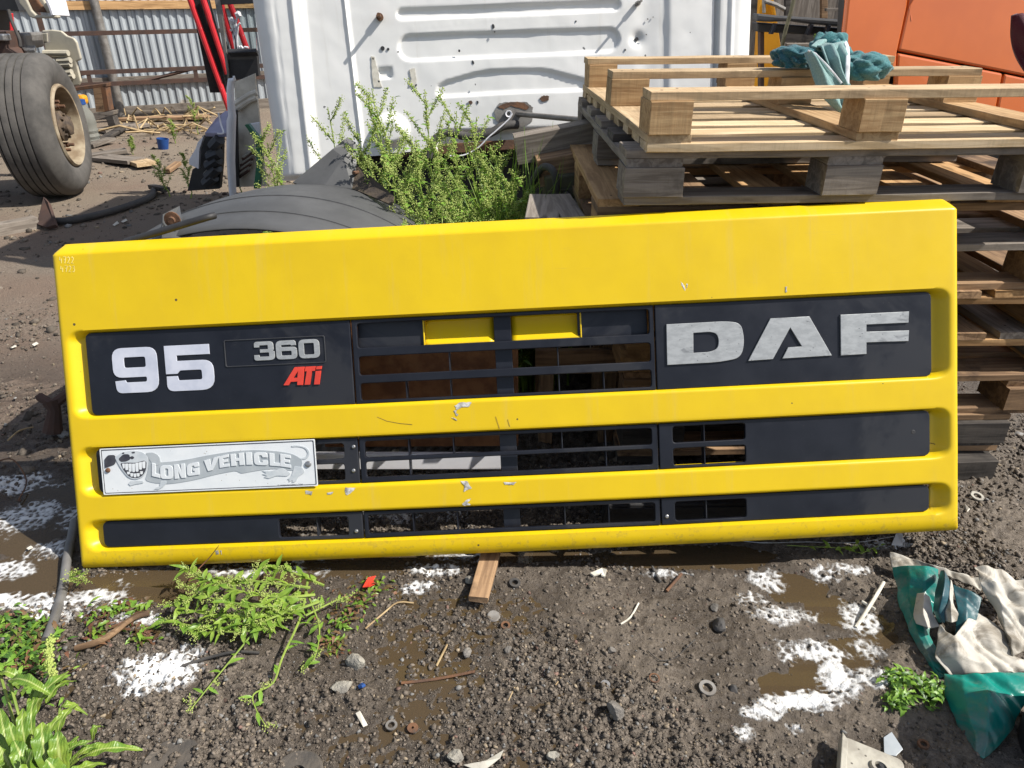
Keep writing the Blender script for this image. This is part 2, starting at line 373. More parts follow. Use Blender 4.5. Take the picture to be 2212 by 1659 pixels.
M['red_badge'] = pm('red badge', (.72, .06, .035), (.60, .05, .03), sc=20, rough=.35)
M['plate'] = pm('white enamel plate', (.72, .74, .75), (.66, .69, .71), sc=12, rough=.28, r2=.42, bump=.1, bsc=20, bd=.002, spots=((.32, .27, .2), 70, .10), coat=.3)
M['plate_letter'] = pm('pale raised lettering', (.66, .685, .70), (.60, .63, .655), sc=25, rough=.3, spots=((.4, .35, .3), 80, .1))
M['print_grey'] = pm('grey print', (.42, .45, .47), (.33, .365, .39), sc=9, rough=.35)
M['print_pale'] = pm('pale grey print', (.56, .59, .61), (.46, .5, .53), sc=30, rough=.35)
M['print_dark'] = pm('dark print', (.035, .035, .045), (.06, .06, .07), sc=30, rough=.4)
M['black'] = pm('matt black', (.018, .018, .020), (.03, .03, .032), sc=8, rough=.6, bump=.2, bsc=120)
M['chip'] = pm('bare chipped filler', (.62, .61, .57), (.25, .24, .22), sc=60, rough=.7, bump=.8, bsc=160, bd=.002)
M['screw'] = pm('dull steel', (.42, .42, .42), (.28, .27, .26), sc=60, rough=.4, metal=.8)
M['rust'] = pm('rusty steel', (.16, .075, .035), (.09, .05, .032), sc=14, rough=.85, bump=.6, bsc=90, bd=.003)
M['rust_lit'] = pm('rust painted sunlit', (.34, .16, .075), (.20, .09, .045), sc=18, rough=.9, bump=.6, bsc=90, bd=.003)  # lighter copy of the rust, sunlight painted into the plate behind the grille
M['mud_rubber'] = pm('soil covered rubber', (.10, .085, .07), (.055, .05, .045), sc=18, rough=.9, bump=.8, bsc=120, bd=.003, two=((.16, .135, .108), 9, .5))
M['rust_dark'] = pm('dark rusted angle iron', (.085, .045, .032), (.055, .034, .028), sc=9, rough=.85, bump=.4, bsc=60)
M['steel'] = pm('old grey steel', (.26, .25, .235), (.17, .155, .14), sc=12, rough=.6, metal=.4, bump=.3, bsc=90)
M['wood_new'] = wood('fresh sawn softwood', (.57, .42, .245), (.40, .275, .15), .2, ((.30, .21, .12), .54), .8)
M['wood_honey'] = wood('honey coloured softwood', (.54, .325, .14), (.36, .20, .08), .22, ((.20, .11, .05), .58))
M['wood_grey'] = wood('weathered grey wood', (.275, .238, .20), (.165, .138, .113), .25, ((.085, .072, .06), .56))
M['wood_dark'] = wood('blackened old wood', (.105, .092, .080), (.055, .048, .043), .3, ((.03, .027, .025), .55))
M['wood_brown'] = wood('damp brown wood', (.36, .225, .12), (.20, .12, .065), .28, ((.07, .045, .03), .54))
M['grey_plastic'] = pm('scuffed grey plastic', (.080, .081, .082), (.058, .059, .060), sc=5, rough=.48, r2=.62, bump=.12, bsc=160, stretch=(1, 1, 1))
M['dirty'] = pm('mud caked plastic', (.10, .075, .05), (.05, .038, .03), sc=22, rough=.9, bump=.9, bsc=90, bd=.004)
M['beige'] = pm('dusty beige mudguard', (.50, .46, .36), (.40, .37, .30), sc=6, rough=.75, bump=.15, bsc=40, two=((.26, .26, .25), 4, .6))
M['rim'] = pm('dusty cream rim', (.38, .32, .225), (.20, .145, .09), sc=7, rough=.7, bump=.4, bsc=60)
M['hub'] = pm('greasy hub', (.06, .045, .035), (.12, .085, .055), sc=24, rough=.7, bump=.6, bsc=80)
M['red'] = pm('red painted tube', (.62, .022, .030), (.52, .018, .026), sc=6, rough=.4, spots=((.4, .3, .25), 14, .08))
M['white'] = pm('white painted plastic', (.80, .80, .83), (.72, .72, .76), sc=6, rough=.4)
M['lavender'] = pm('lavender grey plastic', (.36, .34, .46), (.28, .27, .37), sc=6, rough=.5)
M['green'] = pm('green plastic', (.012, .17, .085), (.01, .12, .06), sc=8, rough=.35)
M['blue'] = pm('blue plastic', (.012, .07, .26), (.01, .05, .2), sc=12, rough=.5)
M['amber'] = pm('orange amber paint', (.70, .33, .012), (.60, .26, .01), sc=4, rough=.5)
M['burgundy'] = fleece('burgundy cloth', (.10, .008, .025), (.06, .005, .016))
M['teal'] = fleece('teal terry cloth', (.085, .27, .28), (.04, .16, .18)); M['teal_pale'] = fleece('pale teal cloth', (.28, .44, .42), (.19, .34, .33)); M['teal_dark'] = fleece('dark teal cloth', (.03, .15, .18), (.016, .09, .12))
M['zip'] = pm('white piping', (.80, .82, .84), sc=40, rough=.6)
M['tarp_green'] = tarp_mat('sea green tarpaulin', (.006, .235, .185), (.005, .16, .135), (.12, .17, .15), .10)
M['tarp_dark'] = tarp_mat('dark teal tarpaulin', (.012, .085, .10), (.01, .06, .08), (.05, .07, .08), .25)
M['tarp_white'] = tarp_mat('dirty white tarpaulin', (.52, .49, .43), (.44, .415, .36), (.16, .135, .10), .45)
M['leaf'] = pm('fresh leaf', (.25, .42, .06), (.15, .30, .035), sc=30, rough=.42, trans=.28, rnd=.2)
M['leaf_bright'] = pm('bright yellow green leaf', (.24, .35, .05), (.13, .245, .03), sc=26, rough=.4, trans=.3, rnd=.2, bump=.3, bsc=60)
M['leaf_vein'] = leaf_vein()
M['leaf_dark'] = pm('dark green leaf', (.085, .18, .03), (.05, .12, .02), sc=30, rough=.45, trans=.22, rnd=.2)
M['bud'] = pm('pale green buds', (.47, .54, .15), (.36, .46, .10), sc=60, rough=.7, trans=.2)
M['stem'] = pm('pale green stem', (.25, .33, .06), (.17, .25, .045), sc=20, rough=.5)
M['leaf_red'] = pm('withered reddish leaf', (.20, .085, .05), (.11, .085, .03), sc=20, rough=.6, trans=.2, rnd=.3)
M['straw'] = pm('dry straw', (.44, .33, .18), (.30, .21, .11), sc=20, rough=.8)
M['stone'] = pm('grey stone', (.20, .185, .165), (.11, .10, .09), sc=40, rough=.85, bump=.9, bsc=120, bd=.004, rnd=.25)
M['concrete'] = pm('broken concrete', (.34, .32, .27), (.2, .185, .16), sc=30, rough=.9, bump=1, bsc=120, bd=.006)
M['rubber'] = pm('black rubber', (.045, .043, .042), (.065, .06, .056), sc=16, rough=.75, bump=.4, bsc=90)
M['pipe'] = pm('grey pipe', (.16, .155, .15), (.11, .105, .10), sc=14, rough=.45)
M['paper'] = pm('off white scrap', (.66, .63, .55), (.5, .47, .4), sc=30, rough=.7)
M['lining'] = pm('dirty beige lining', (.74, .70, .60), (.55, .51, .43), sc=9, rough=.7, bump=.3, bsc=50)
M['wood_gold'] = wood('golden sawn softwood', (.50, .33, .16), (.33, .195, .085), .18, ((.20, .115, .05), .56), .8)
M['wood_pale'] = wood('pale planed softwood', (.66, .51, .32), (.52, .37, .20), .14, ((.40, .29, .18), .62))
M['flange'] = pm('grimy pale plastic', (.42, .40, .34), (.28, .26, .22), sc=20, rough=.5, bump=.3, bsc=90, spots=((.08, .07, .06), 50, .15))
M['olive'] = pm('olive drab metal', (.105, .10, .055), (.07, .066, .04), sc=14, rough=.7, bump=.3, bsc=90)
def glass():
    t = NT('tinted glass'); t.set('Base Color', (.55, .6, .6, 1)); t.set('Roughness', .03); t.set('Transmission Weight', 1.); t.set('IOR', 1.05); return t.m
M['glass'] = glass()
def bottle():
    t = NT('clear plastic'); t.set('Base Color', (.40, .41, .37, 1)); t.set('Roughness', .3); t.set('Transmission Weight', .6); t.set('IOR', 1.2); return t.m
M['bottle'] = bottle()

# ------------------------------------------------------------------ ground, puddles, foam, crumbs
DIPS = [(1720, 1262, .10, .07), (1790, 1310, .07, .07), (1850, 1400, .06, .06), (1775, 1445, .055, .05), (1695, 1480, .045, .04), (290, 1262, .22, .06), (430, 1240, .15, .04), (560, 1228, .15, .03),
        (60, 1130, .16, .12), (30, 1250, .16, .09), (110, 1060, .12, .10), (700, 1210, .25, .04), (1000, 1190, .3, .04), (1500, 1195, .25, .045), (1885, 1350, .06, .07)]
DIPS = [(gp(x, y).x, gp(x, y).y, a, b) for x, y, a, b in DIPS]
WATER_Z = -.013
def ground_h(x, y):
    near = 1-sst(2.6, 6., y)
    h = (fbm(x*1.1, y*1.1, 3, 1)-.5)*.035
    h = h*np.where(y < 3, .8, 1.)
    h = h+(fbm(x*7, y*7, 3, 4)-.5)*.018
    crumb = sst(.35, .65, fbm(x*2.3, y*2.3, 3, 9))
    f1, f2 = worley(x*38, y*38, 3); g1, g2 = worley(x*75+3, y*75, 8)
    d = 0
    for cx, cy, a, b in DIPS:
        q = ((x-cx)/a)**2+((y-cy)/b)**2; d = np.maximum(d, np.exp(-q*.9))
    h = h+near*(crumb*.8+.2)*(1-.75*d)*((.45-f1)*.020+(.45-g1)*.011)
    h = h+(fbm(x*60, y*60, 3, 6)-.5)*.010*near
    return h-.030*d-.004
def axis_pts(lo, hi, a, b, step, grow):
    p = list(np.arange(a, b, step)); s = step
    while p[-1] < hi: s *= grow; p.append(p[-1]+s)
    s = step; q = [a]
    while q[-1] > lo: s *= grow; q.append(q[-1]-s)
    return np.array(q[:0:-1]+p)
xs = axis_pts(-90, 90, -1.35, 1.45, .0065, 1.035); ys = axis_pts(-30, 150, .86, 1.9, .0065, 1.022)
X, Y = np.meshgrid(xs, ys); Z = ground_h(X, Y); Z = Z*np.clip(1-(np.hypot(X, Y)-20)/20, 0, 1)
nx, ny = len(xs), len(ys); idx = np.arange(nx*ny).reshape(ny, nx)
F = np.stack([idx[:-1, :-1], idx[:-1, 1:], idx[1:, 1:], idx[1:, :-1]], -1).reshape(-1, 4)
gme = mesh_np('ground', np.stack([X, Y, Z], -1).reshape(-1, 3), F); ga = gme.attributes.new('crumb', 'FLOAT', 'POINT'); ga.data.foreach_set('value', sst(.35, .65, fbm(X*2.3, Y*2.3, 3, 9)).astype(np.float32).ravel())
g = link('ground', gme, None, M['soil']); tag(g, 'dark muddy yard soil with grit', kind='structure')
mb = MB(); mb.add([(-2.6, .9, WATER_Z), (1.6, .9, WATER_Z), (1.6, 2.3, WATER_Z), (-2.6, 2.3, WATER_Z)], [(0, 1, 2, 3)])
tag(mb.build('puddle', M['water']), 'brown puddle water lying in the hollows of the soil', kind='structure')
# foam: (picture x, y, radius x, radius y in metres, density)
FOAM = [(345, 1450, .105, .06, 1.15), (400, 1415, .06, .05, .9), (300, 1480, .05, .04, .9), (60, 1120, .24, .16, .60), (110, 1180, .16, .10, .55), (80, 1040, .16, .08, .52), (230, 1300, .14, .04, .58), (380, 1370, .08, .05, .62), (640, 1225, .2, .035, .52), (1620, 1290, .12, .06, .46), (1790, 1240, .12, .04, .5), (1870, 1400, .10, .08, .52), (20, 1225, .10, .05, .72), (50, 1295, .22, .04, .80), (15, 1045, .14, .06, .86), (110, 1330, .1, .04, .62), (190, 1285, .10, .04, .75), (330, 1335, .16, .035, .62), (250, 1250, .12, .04, .42),
        (540, 1230, .16, .03, .6), (940, 1225, .1, .035, .66), (900, 1262, .06, .03, .66), (1660, 1250, .11, .07, .64), (1690, 1330, .13, .06, .62), (1740, 1400, .12, .05, .66), (1650, 1535, .06, .03, .95), (1720, 1508, .11, .03, 1.05), (1815, 1462, .05, .06, .95), (1780, 1405, .07, .03, .85), (1880, 1460, .08, .06, .62), (1860, 1330, .08, .08, .55), (1610, 1580, .05, .04, .62), (1700, 1570, .06, .03, .45),
        (1430, 1235, .1, .03, .55), (1850, 1230, .1, .04, .55), (1010, 1195, .2, .04, .5), (1900, 1175, .12, .04, .6), (1520, 1120, .14, .10, .9), (700, 1180, .3, .1, .55), (900, 1100, .3, .12, .55)]
def foam_patch(x0, x1, y0, y1, st, k):
    X, Y = np.meshgrid(np.arange(x0, x1, st), np.arange(y0, y1, st)); r = np.zeros_like(X)
    for px, py, a, b, dn in FOAM:
        c = gp(px, py); r = np.maximum(r, dn*np.exp(-(((X-c.x)/a)**2+((Y-c.y)/b)**2)*.8))
    wx = X+(fbm(X*14, Y*14, 3, 21)-.5)*.06; wy = Y+(fbm(X*14, Y*14, 3, 22)-.5)*.06
    f1, f2 = worley(wx*30, wy*36, 4); e1, e2 = worley(wx*62, wy*70, 14)
    n = fbm(wx*9, wy*9, 4, 31)
    solid = sst(.74, .86, r+(n-.5)*.55)
    lace = np.maximum(sst(.24, .03, f2-f1)*sst(.36, .56, r+(n-.5)*.6), sst(.26, .04, e2-e1)*sst(.44, .62, r+(fbm(wx*13, wy*13, 3, 41)-.5)*.6))
    holes = sst(.42, .2, f1)*sst(.95, .6, r)
    bub = np.exp(-((f1-.30)/.055)**2)*sst(.30, .46, r+(n-.5)*.7)
    m = np.maximum(np.maximum(solid*(1-.9*holes), lace*.92), bub*.9)
    for _ in range(2): q = np.pad(m, 1, 'edge'); m = (q[:-2, 1:-1]+q[2:, 1:-1]+q[1:-1, :-2]+q[1:-1, 2:]+2*m)/6
    gz = np.maximum(ground_h(X, Y), WATER_Z)
    Z = gz+.0008+.0055*np.clip(m, 0, 1)**2*(.5+fbm(X*60, Y*60, 3, 51))
    keep = m > .06; kf = keep[:-1, :-1] & keep[1:, :-1] & keep[:-1, 1:] & keep[1:, 1:]
    ny, nx = X.shape; idx = np.arange(nx*ny).reshape(ny, nx)
    F = np.stack([idx[:-1, :-1], idx[:-1, 1:], idx[1:, 1:], idx[1:, :-1]], -1)[kf]
    u, inv = np.unique(F, return_inverse=True); V = np.stack([X, Y, Z], -1).reshape(-1, 3)[u]
    return V, inv.reshape(-1, 4), m.ravel()[u]
V1, F1, D1 = foam_patch(-2.0, 1.35, .95, 2.35, .0033, 0)
fme = mesh_np('foam', V1, F1); fa = fme.attributes.new('dens', 'FLOAT', 'POINT'); fa.data.foreach_set('value', D1.astype(np.float32))
tag(link('foam', fme, None, M['foam']), 'white soapy foam floating on the puddles and clinging to soil', 'foam', kind='stuff')
# crumbs of soil and grit
ICO = bmesh.new(); bmesh.ops.create_icosphere(ICO, subdivisions=1, radius=1.)
IV = np.array([v.co[:] for v in ICO.verts]); IF = np.array([[v.index for v in f.verts] for f in ICO.faces]); ICO.free()
def crumbs(name, n, x0, x1, y0, y1, smin, smax, power, label, flatten=.75):
    P = []; need = n
    px = rng.uniform(x0, x1, n*4); py = rng.uniform(y0, y1, n*4)
    dens = sst(.38, .62, fbm(px*2.3, py*2.3, 3, 9))*.8+.15
    wetd = np.zeros_like(px)
    for cx, cy, a, b in DIPS: wetd = np.maximum(wetd, np.exp(-(((px-cx)/a)**2+((py-cy)/b)**2)))
    ok = (rng.random(n*4) < dens*(1-.9*wetd)); px, py = px[ok][:n], py[ok][:n]; n = len(px)
    s = smin+(smax-smin)*rng.random(n)**power; rot = rng.uniform(0, 6.28, n); c, si = np.cos(rot), np.sin(rot)
    J = 1+rng.uniform(-.45, .40, (n, 12, 1)); V = IV[None]*J*(s[:, None, None]*rng.uniform(.65, 1.25, (n, 1, 3)))
    V[:, :, 2] *= flatten
    vx = V[:, :, 0]*c[:, None]-V[:, :, 1]*si[:, None]; vy = V[:, :, 0]*si[:, None]+V[:, :, 1]*c[:, None]
    z = ground_h(px, py)+s*.12
    W_ = np.stack([vx+px[:, None], vy+py[:, None], V[:, :, 2]+z[:, None]], -1).reshape(-1, 3)
    Fc = (IF[None]+12*np.arange(n)[:, None, None]).reshape(-1, 3)
    me = mesh_np(name, W_, Fc, smooth=False)
    base = np.array([.172, .143, .115])[None]*rng.uniform(.30, 1.35, (n, 1)); pale = rng.random(n) < .05
    base[pale] = np.array([.33, .265, .185])*rng.uniform(.6, 1.2, (pale.sum(), 1)); grey = rng.random(n) < .05; base[grey] = np.array([.24, .235, .225])*rng.uniform(.6, 1.2, (grey.sum(), 1))
    base[:, 0] = np.where(rng.random(n) < .015, base[:, 0]*1.35, base[:, 0])
    ca = me.color_attributes.new('col', 'FLOAT_COLOR', 'POINT')
    ca.data.foreach_set('color', np.concatenate([np.repeat(base, 12, 0), np.ones((n*12, 1))], 1).astype(np.float32).ravel())
    tag(link(name, me, None, M['pebble']), label, 'gravel', kind='stuff')
crumbs('soil_crumbs', 72000, -1.3, 1.4, .9, 2.1, .0015, .0066, 3.2, 'loose soil crumbs and grit strewn in front of the yellow panel')
crumbs('soil_crumbs', 9000, 1.2, 2.4, 1.2, 2.9, .0022, .010, 3.0, 'loose soil crumbs on the ground right of the panel')
crumbs('soil_crumbs', 10000, -3.4, -1.1, 1.3, 3.6, .0022, .010, 3.2, 'loose soil crumbs on the trodden ground left of the panel')
crumbs('gravel', 9000, -5.5, 2.6, 2.0, 9.5, .004, .026, 3.0, 'scattered gravel and rubble in the yard behind')
# ------------------------------------------------------------------ the yellow grille panel
PF = Frame((-1.2164, 1.5743, .0159), .0039, .0462, .4154); PW, PH = 2.447, .907
panel = thing('grille_panel', 'long yellow truck front grille panel leaning against pallets and mudguard', 'grille panel', matrix=PF.mat() @ Matrix.Translation((-.0085, 0, 0)) @ Matrix.Diagonal((1.007, 1, 1, 1)))
def bow(u): return .014-.024*((u-PW/2)/(PW/2))**2
SLOTS = [(.020, 2.427, .418, .664), (.020, 2.427, .196, .338), (.020, 2.427, .038, .129)]
def shell_mesh():
    us = np.concatenate([[0, 0, .0015, .004, .008, .013], np.arange(.018, PW-.018, .0055), [PW-.013, PW-.008, PW-.004, PW-.0015, PW, PW]])
    vs = np.concatenate([[0, 0, .002, .005], np.arange(.009, .872, .0042), [.874, .878, .883, .89, .898, .904, PH, PH]])
    U, V = np.meshgrid(us, vs)
    def rnd(d, r): d = np.clip(d, 0, r); return -r+np.sqrt(np.maximum(r*r-(r-d)**2, 0))
    w = np.minimum(rnd(np.minimum(U, PW-U), .014), rnd(V, .030)*.9)
    w = w-.034*np.clip((V-.874)/.032, 0, 1)**1.25
    # slight swell of the painted bands, flat pressed recess round the dark inserts
    for (u0, u1, v0, v1) in SLOTS:
        def rr(a0, a1, b0, b1, r): qx = np.abs(U-(a0+a1)/2)-(a1-a0)/2+r; qy = np.abs(V-(b0+b1)/2)-(b1-b0)/2+r; return np.hypot(np.maximum(qx, 0), np.maximum(qy, 0))+np.minimum(np.maximum(qx, qy), 0)-r
        do = np.maximum(-rr(u0, u1, v0, v1, .034), 0); di = np.maximum(rr(u0+.040, u1-.040, v0+.013, v1-.013, .018), 0)
        t = np.where(do <= 0, 1., di/(di+do+1e-9)); w = w-.028*(1-sst(.03, 1., t))
    w = w+bow(U)+(fbm(U*5, V*5, 3, 2)-.5)*.0022
    off = .016*np.clip((V-.874)/.032, 0, 1)-.008; Ue = off+U*(PW-2*off)/PW; V = V-.016*np.clip(1-V/.036, 0, 1)
    w[:, 0] -= .075; w[:, -1] -= .075; w[0, :] -= .05; w[-1, :] -= .03
    P = np.stack([Ue, V, w], -1).reshape(-1, 3); ny, nx = U.shape; idx = np.arange(nx*ny).reshape(ny, nx)
    F = np.stack([idx[:-1, :-1], idx[:-1, 1:], idx[1:, 1:], idx[1:, :-1]], -1)
    cu = (U[:-1, :-1]+U[1:, 1:])/2; cv = (V[:-1, :-1]+V[1:, 1:])/2; keep = np.ones(cu.shape, bool)
    for (u0, u1, v0, v1) in SLOTS: keep &= ~((cu > u0+.052) & (cu < u1-.052) & (cv > v0+.0125) & (cv < v1-.0125))
    return mesh_np('shell', P, F[keep].reshape(-1, 4), sharp=50)
shell = link('shell', shell_mesh(), panel, M['yellow']); shell['label'] = 'yellow painted shell with three recessed slots'
md = shell.modifiers.new('solid', 'SOLIDIFY'); md.thickness = .004; md.offset = -1
IN_W = -.010
def insert(name, u0, u1, v0, v1, holes, r=(.013, .013, .013, .013), mat='plastic', bev=.0025, th=.012, label=None):
    """dark grille insert: its own frame lies at (u0, v0) and follows the bow of the shell"""
    w0, w1 = bow(u0), bow(u1); ang = math.atan2(w1-w0, u1-u0)
    outer = rpoly([(0, 0, r[0]), (u1-u0, 0, r[1]), (u1-u0, v1-v0, r[2]), (0, v1-v0, r[3])])
    o = flat(name, [outer]+[rrect(a-u0, b-v0, c-u0, d-v0, .009)[::-1] for a, b, c, d in holes], th, M[mat], panel, bev)
    o.location = (u0, v0, IN_W+w0); o.rotation_euler = (0, -ang, 0)
    if label: o['label'] = label
    return o
R_, L_ = (.0, .019, .019, .0), (.019, .0, .0, .019); C_ = (.001,)*4
g1 = insert('center_grille', .808, 1.629, .424, .656, [(.822, .578, 1.617, .645), (.822, .503, 1.618, .554), (.822, .433, 1.618, .480)], C_)
g2 = insert('center_grille', .808, 1.629, .203, .330, [(.823, .273, 1.613, .319), (.823, .217, 1.613, .261)], C_)
g3 = insert('center_grille', .808, 1.629, .046, .121, [(.819, .057, 1.615, .110)], C_)
i1l = insert('name_insert', .062, .804, .424, .656, [], L_, label='dark insert with model number and red badge')
i1r = insert('name_insert', 1.633, 2.385, .424, .656, [], R_, label='dark insert with the three big silver letters')
i2l = insert('side_insert', .062, .804, .203, .330, [(.60, .273, .765, .316), (.60, .212, .763, .259)], L_)
i2r = insert('side_insert', 1.633, 2.379, .203, .330, [(1.671, .275, 1.870, .320), (1.671, .211, 1.870, .259)], R_)
i3l = insert('side_insert', .062, .804, .046, .121, [(.567, .055, .763, .109)], L_)
i3r = insert('side_insert', 1.633, 2.376, .046, .121, [(1.671, .056, 1.868, .109)], R_)
# raised rim of the central grilles, posts and thin ribs behind the bars, scoops of the upper row
def pbox(name, u0, u1, v0, v1, w0, w1, m, bev=.0015):
    mb = MB(); mb.box(((u0+u1)/2, (v0+v1)/2, (w0+w1)/2), (u1-u0, v1-v0, w1-w0)); return mb.build(name, M[m], panel, bevel=bev)
for v0, v1 in ((.430, .650), (.209, .325), (.052, .116)): pbox('post', 1.195, 1.242, v0, v1, -.050, IN_W-.0125, 'plastic')
for v0, v1, ul in ((.500, .557, (1.069, 1.367)), (.430, .484, (.946, 1.069, 1.367, 1.490)), (.270, .322, (.943, 1.067, 1.368, 1.488)), (.214, .264, (.943, 1.488)), (.054, .113, (.943, 1.067, 1.367, 1.489)), (.209, .325, (1.760,)), (.052, .113, (1.760, .672))):
    for u in ul: pbox('rib', u-.0016, u+.0016, v0, v1, -.055+bow(u), IN_W-.013+bow(u), 'plastic', .0006)
for u0, u1 in ((.824, 1.004), (1.431, 1.616)): pbox('blank', u0-.006, u1, .574, .649, -.036, IN_W-.016, 'plastic')
def scoop(u0, u1, s):
    def fn(a, t):
        e = (.016*(4*(t-.5)**2-1)*(1 if s else 0))*((1-a) if s < 0 else a)*1.3
        return (u0+(u1-u0)*a+(e if s < 0 else -e), .576+.070*t, -.052+.030*(1-t)**2.2)
    mb = MB(); mb.grid(fn, 12, 12); return mb.build('scoop', M['yellow'], panel, smooth=True, solid=.003)
scoop(1.006, 1.194, -1); scoop(1.243, 1.430, 1)
pbox('scoop_side', .9995, 1.0035, .576, .646, -.052, -.020, 'yellow'); pbox('scoop_side', 1.4315, 1.4355, .576, .646, -.052, -.020, 'yellow')
# --- lettering
G = {}
G['9'] = [[(.03, .27), (.26, .285), (.28, .235, .02), (.74, .235, .05), (.74, .345, .03), (0, .345, .2), (0, 1, .23), (1, 1, .23), (1, 0, .27), (.05, 0, .27)], [(.26, .56, .05), (.26, .79, .05), (.74, .79, .05), (.74, .56, .05)]]
G['6'] = [[(1-x[0], 1-x[1], *(x[2:])) for x in L] for L in G['9']]
G['5'] = [[(0, 1), (.94, 1), (.94, .78), (.25, .78), (.25, .66), (1, .66, .23), (1, 0, .27), (0, 0, .27), (.01, .33), (.24, .33), (.26, .235, .02), (.75, .235, .05), (.75, .45, .05), (.3, .45, .03), (.24, .38), (0, .38)]]
G['3'] = [[(.03, 1, .23), (.96, 1, .23), (.96, .54, .05), (.9, .5, .02), (1, .46, .05), (1, 0, .27), (0, 0, .27), (.01, .3), (.25, .3), (.27, .2, .02), (.73, .2, .04), (.73, .41, .04), (.3, .41), (.3, .59), (.69, .59, .04), (.69, .8, .04), (.29, .8, .02), (.27, .7), (.03, .7)]]
G['0'] = [[(0, 0, .27), (1, 0, .27), (1, 1, .27), (0, 1, .27)], [(.26, .2, .06), (.26, .8, .06), (.74, .8, .06), (.74, .2, .06)]]
G['L'] = [[(0, 0), (1, 0), (1, .27), (.45, .27), (.45, 1), (0, 1)]]
G['O'] = [[(0, 0, .3), (1, 0, .3), (1, 1, .3), (0, 1, .3)], [(.38, .22, .1), (.38, .78, .1), (.62, .78, .1), (.62, .22, .1)]]
G['N'] = [[(0, 0), (.36, 0), (.36, .5), (.62, 0), (1, 0), (1, 1), (.64, 1), (.64, .5), (.38, 1), (0, 1)]]
G['G'] = [[(1, .55), (.5, .55), (.5, .36), (.62, .36), (.62, .22, .08), (.38, .22, .08), (.38, .78, .08), (.62, .78, .08), (.62, .64), (1, .64), (1, 1, .3), (0, 1, .3), (0, 0, .3), (.8, 0, .1), (1, 0)]]
G['V'] = [[(.28, 0), (.72, 0), (1, 1), (.62, 1), (.5, .38), (.38, 1), (0, 1)]]
G['E'] = [[(0, 0), (1, 0), (1, .24), (.42, .24), (.42, .4), (.9, .4), (.9, .62), (.42, .62), (.42, .77), (1, .77), (1, 1), (0, 1)]]
G['H'] = [[(0, 0), (.38, 0), (.38, .38), (.62, .38), (.62, 0), (1, 0), (1, 1), (.62, 1), (.62, .62), (.38, .62), (.38, 1), (0, 1)]]
G['I'] = [[(0, 0), (1, 0), (1, 1), (0, 1)]]
G['C'] = [[(1, .38), (.62, .38), (.62, .22, .08), (.38, .22, .08), (.38, .78, .08), (.62, .78, .08), (.62, .62), (1, .62), (1, 1, .3), (0, 1, .3), (0, 0, .3), (1, 0, .3)]]
def glyph(ch, name, quad, parent, m, z, th, bev):
    """character outline mapped into a quad (bl, br, tr, tl)"""
    a, b, c, d = [Vector(q) for q in quad]
    def mp(p): x, y = p; q = a*(1-x)*(1-y)+b*x*(1-y)+c*x*y+d*(1-x)*y; return (q.x, q.y)
    return flat(name, [[mp(p) for p in rpoly(L)] for L in G[ch]], th, M[m], parent, bev, z)
def box4(u0, u1, v0, v1, o): return [(u0-o[0], v0-o[1]), (u1-o[0], v0-o[1]), (u1-o[0], v1-o[1]), (u0-o[0], v1-o[1])]
o1 = (.062, .424)
glyph('9', 'number', box4(.134, .261, .484, .610, o1), i1l, 'decal', .0022, .003, .0006); glyph('5', 'number', box4(.283, .418, .483, .610, o1), i1l, 'decal', .0022, .003, .0006)
fr = [rrect(.452-o1[0], .543-o1[1], .733-o1[0], .618-o1[1], .006), rrect(.4545-o1[0], .5455-o1[1], .7305-o1[0], .6155-o1[1], .005)[::-1]]
flat('badge_frame', fr, .003, M['plastic2'], i1l, .0004, .0024)
for ch, u in (('3', .534), ('6', .596), ('0', .659)): glyph(ch, 'number', box4(u, u+.058, .557, .609, o1), i1l, 'silver', .0034, .004, .0008)
def c1(x, y): return PF.uv((200+x*.66293)*.54004, (1200+y*.66293)*.54004)
def c3(x, y): return PF.uv((2500+x*.66319)*.54004, (1100+y*.66319)*.54004)
def c5(x, y): return PF.uv((450+x*.38427)*.54004, (1780+y*.38427)*.54004)
def traced(name, loops, fn, o, parent, m, z, th, bev):
    out = []
    for L in loops:
        q = []
        for p in L: u = fn(p[0], p[1]); q.append((u[0]-o[0], u[1]-o[1], p[2] if len(p) > 2 else 0))
        out.append(rpoly(q, 8))
    return flat(name, out, th, M[m], parent, bev, z)
traced('letter', [[(1417, 515), (1485, 405), (1545, 402), (1535, 512), (1500, 513), (1502, 492), (1462, 494), (1450, 514)], [(1478, 470), (1505, 430), (1502, 468)]], c1, o1, i1l, 'red_badge', .004, .005, .0008)
traced('letter', [[(1551, 402), (1612, 399), (1608, 427), (1590, 428), (1578, 510), (1545, 512), (1558, 430), (1546, 431)]], c1, o1, i1l, 'red_badge', .004, .005, .0008)
traced('letter', [[(1612, 428), (1645, 426), (1635, 508), (1602, 510)], [(1617, 400), (1650, 398), (1647, 417), (1614, 419)]], c1, o1, i1l, 'red_badge', .004, .005, .0008)
o2 = (1.633, .424)
traced('letter', [[(240, 298), (600, 279, .04), (690, 290, .06), (712, 400, .09), (690, 500, .07), (560, 526, .04), (245, 543)], [(402, 350), (403, 470), (505, 464, .02), (548, 445, .02), (557, 400, .03), (545, 355, .02), (505, 343, .02)]], c3, o2, i1r, 'silver', .005, .006, .001)
traced('letter', [[(868, 262), (1103, 250), (1240, 487), (940, 505), (975, 437), (1058, 432), (987, 318), (883, 508), (733, 519)]], c3, o2, i1r, 'silver', .005, .006, .001)
traced('letter', [[(1292, 240), (1710, 220), (1706, 288), (1450, 300), (1450, 343), (1710, 335), (1706, 400), (1450, 408), (1450, 478), (1295, 487)]], c3, o2, i1r, 'silver', .005, .006, .001)
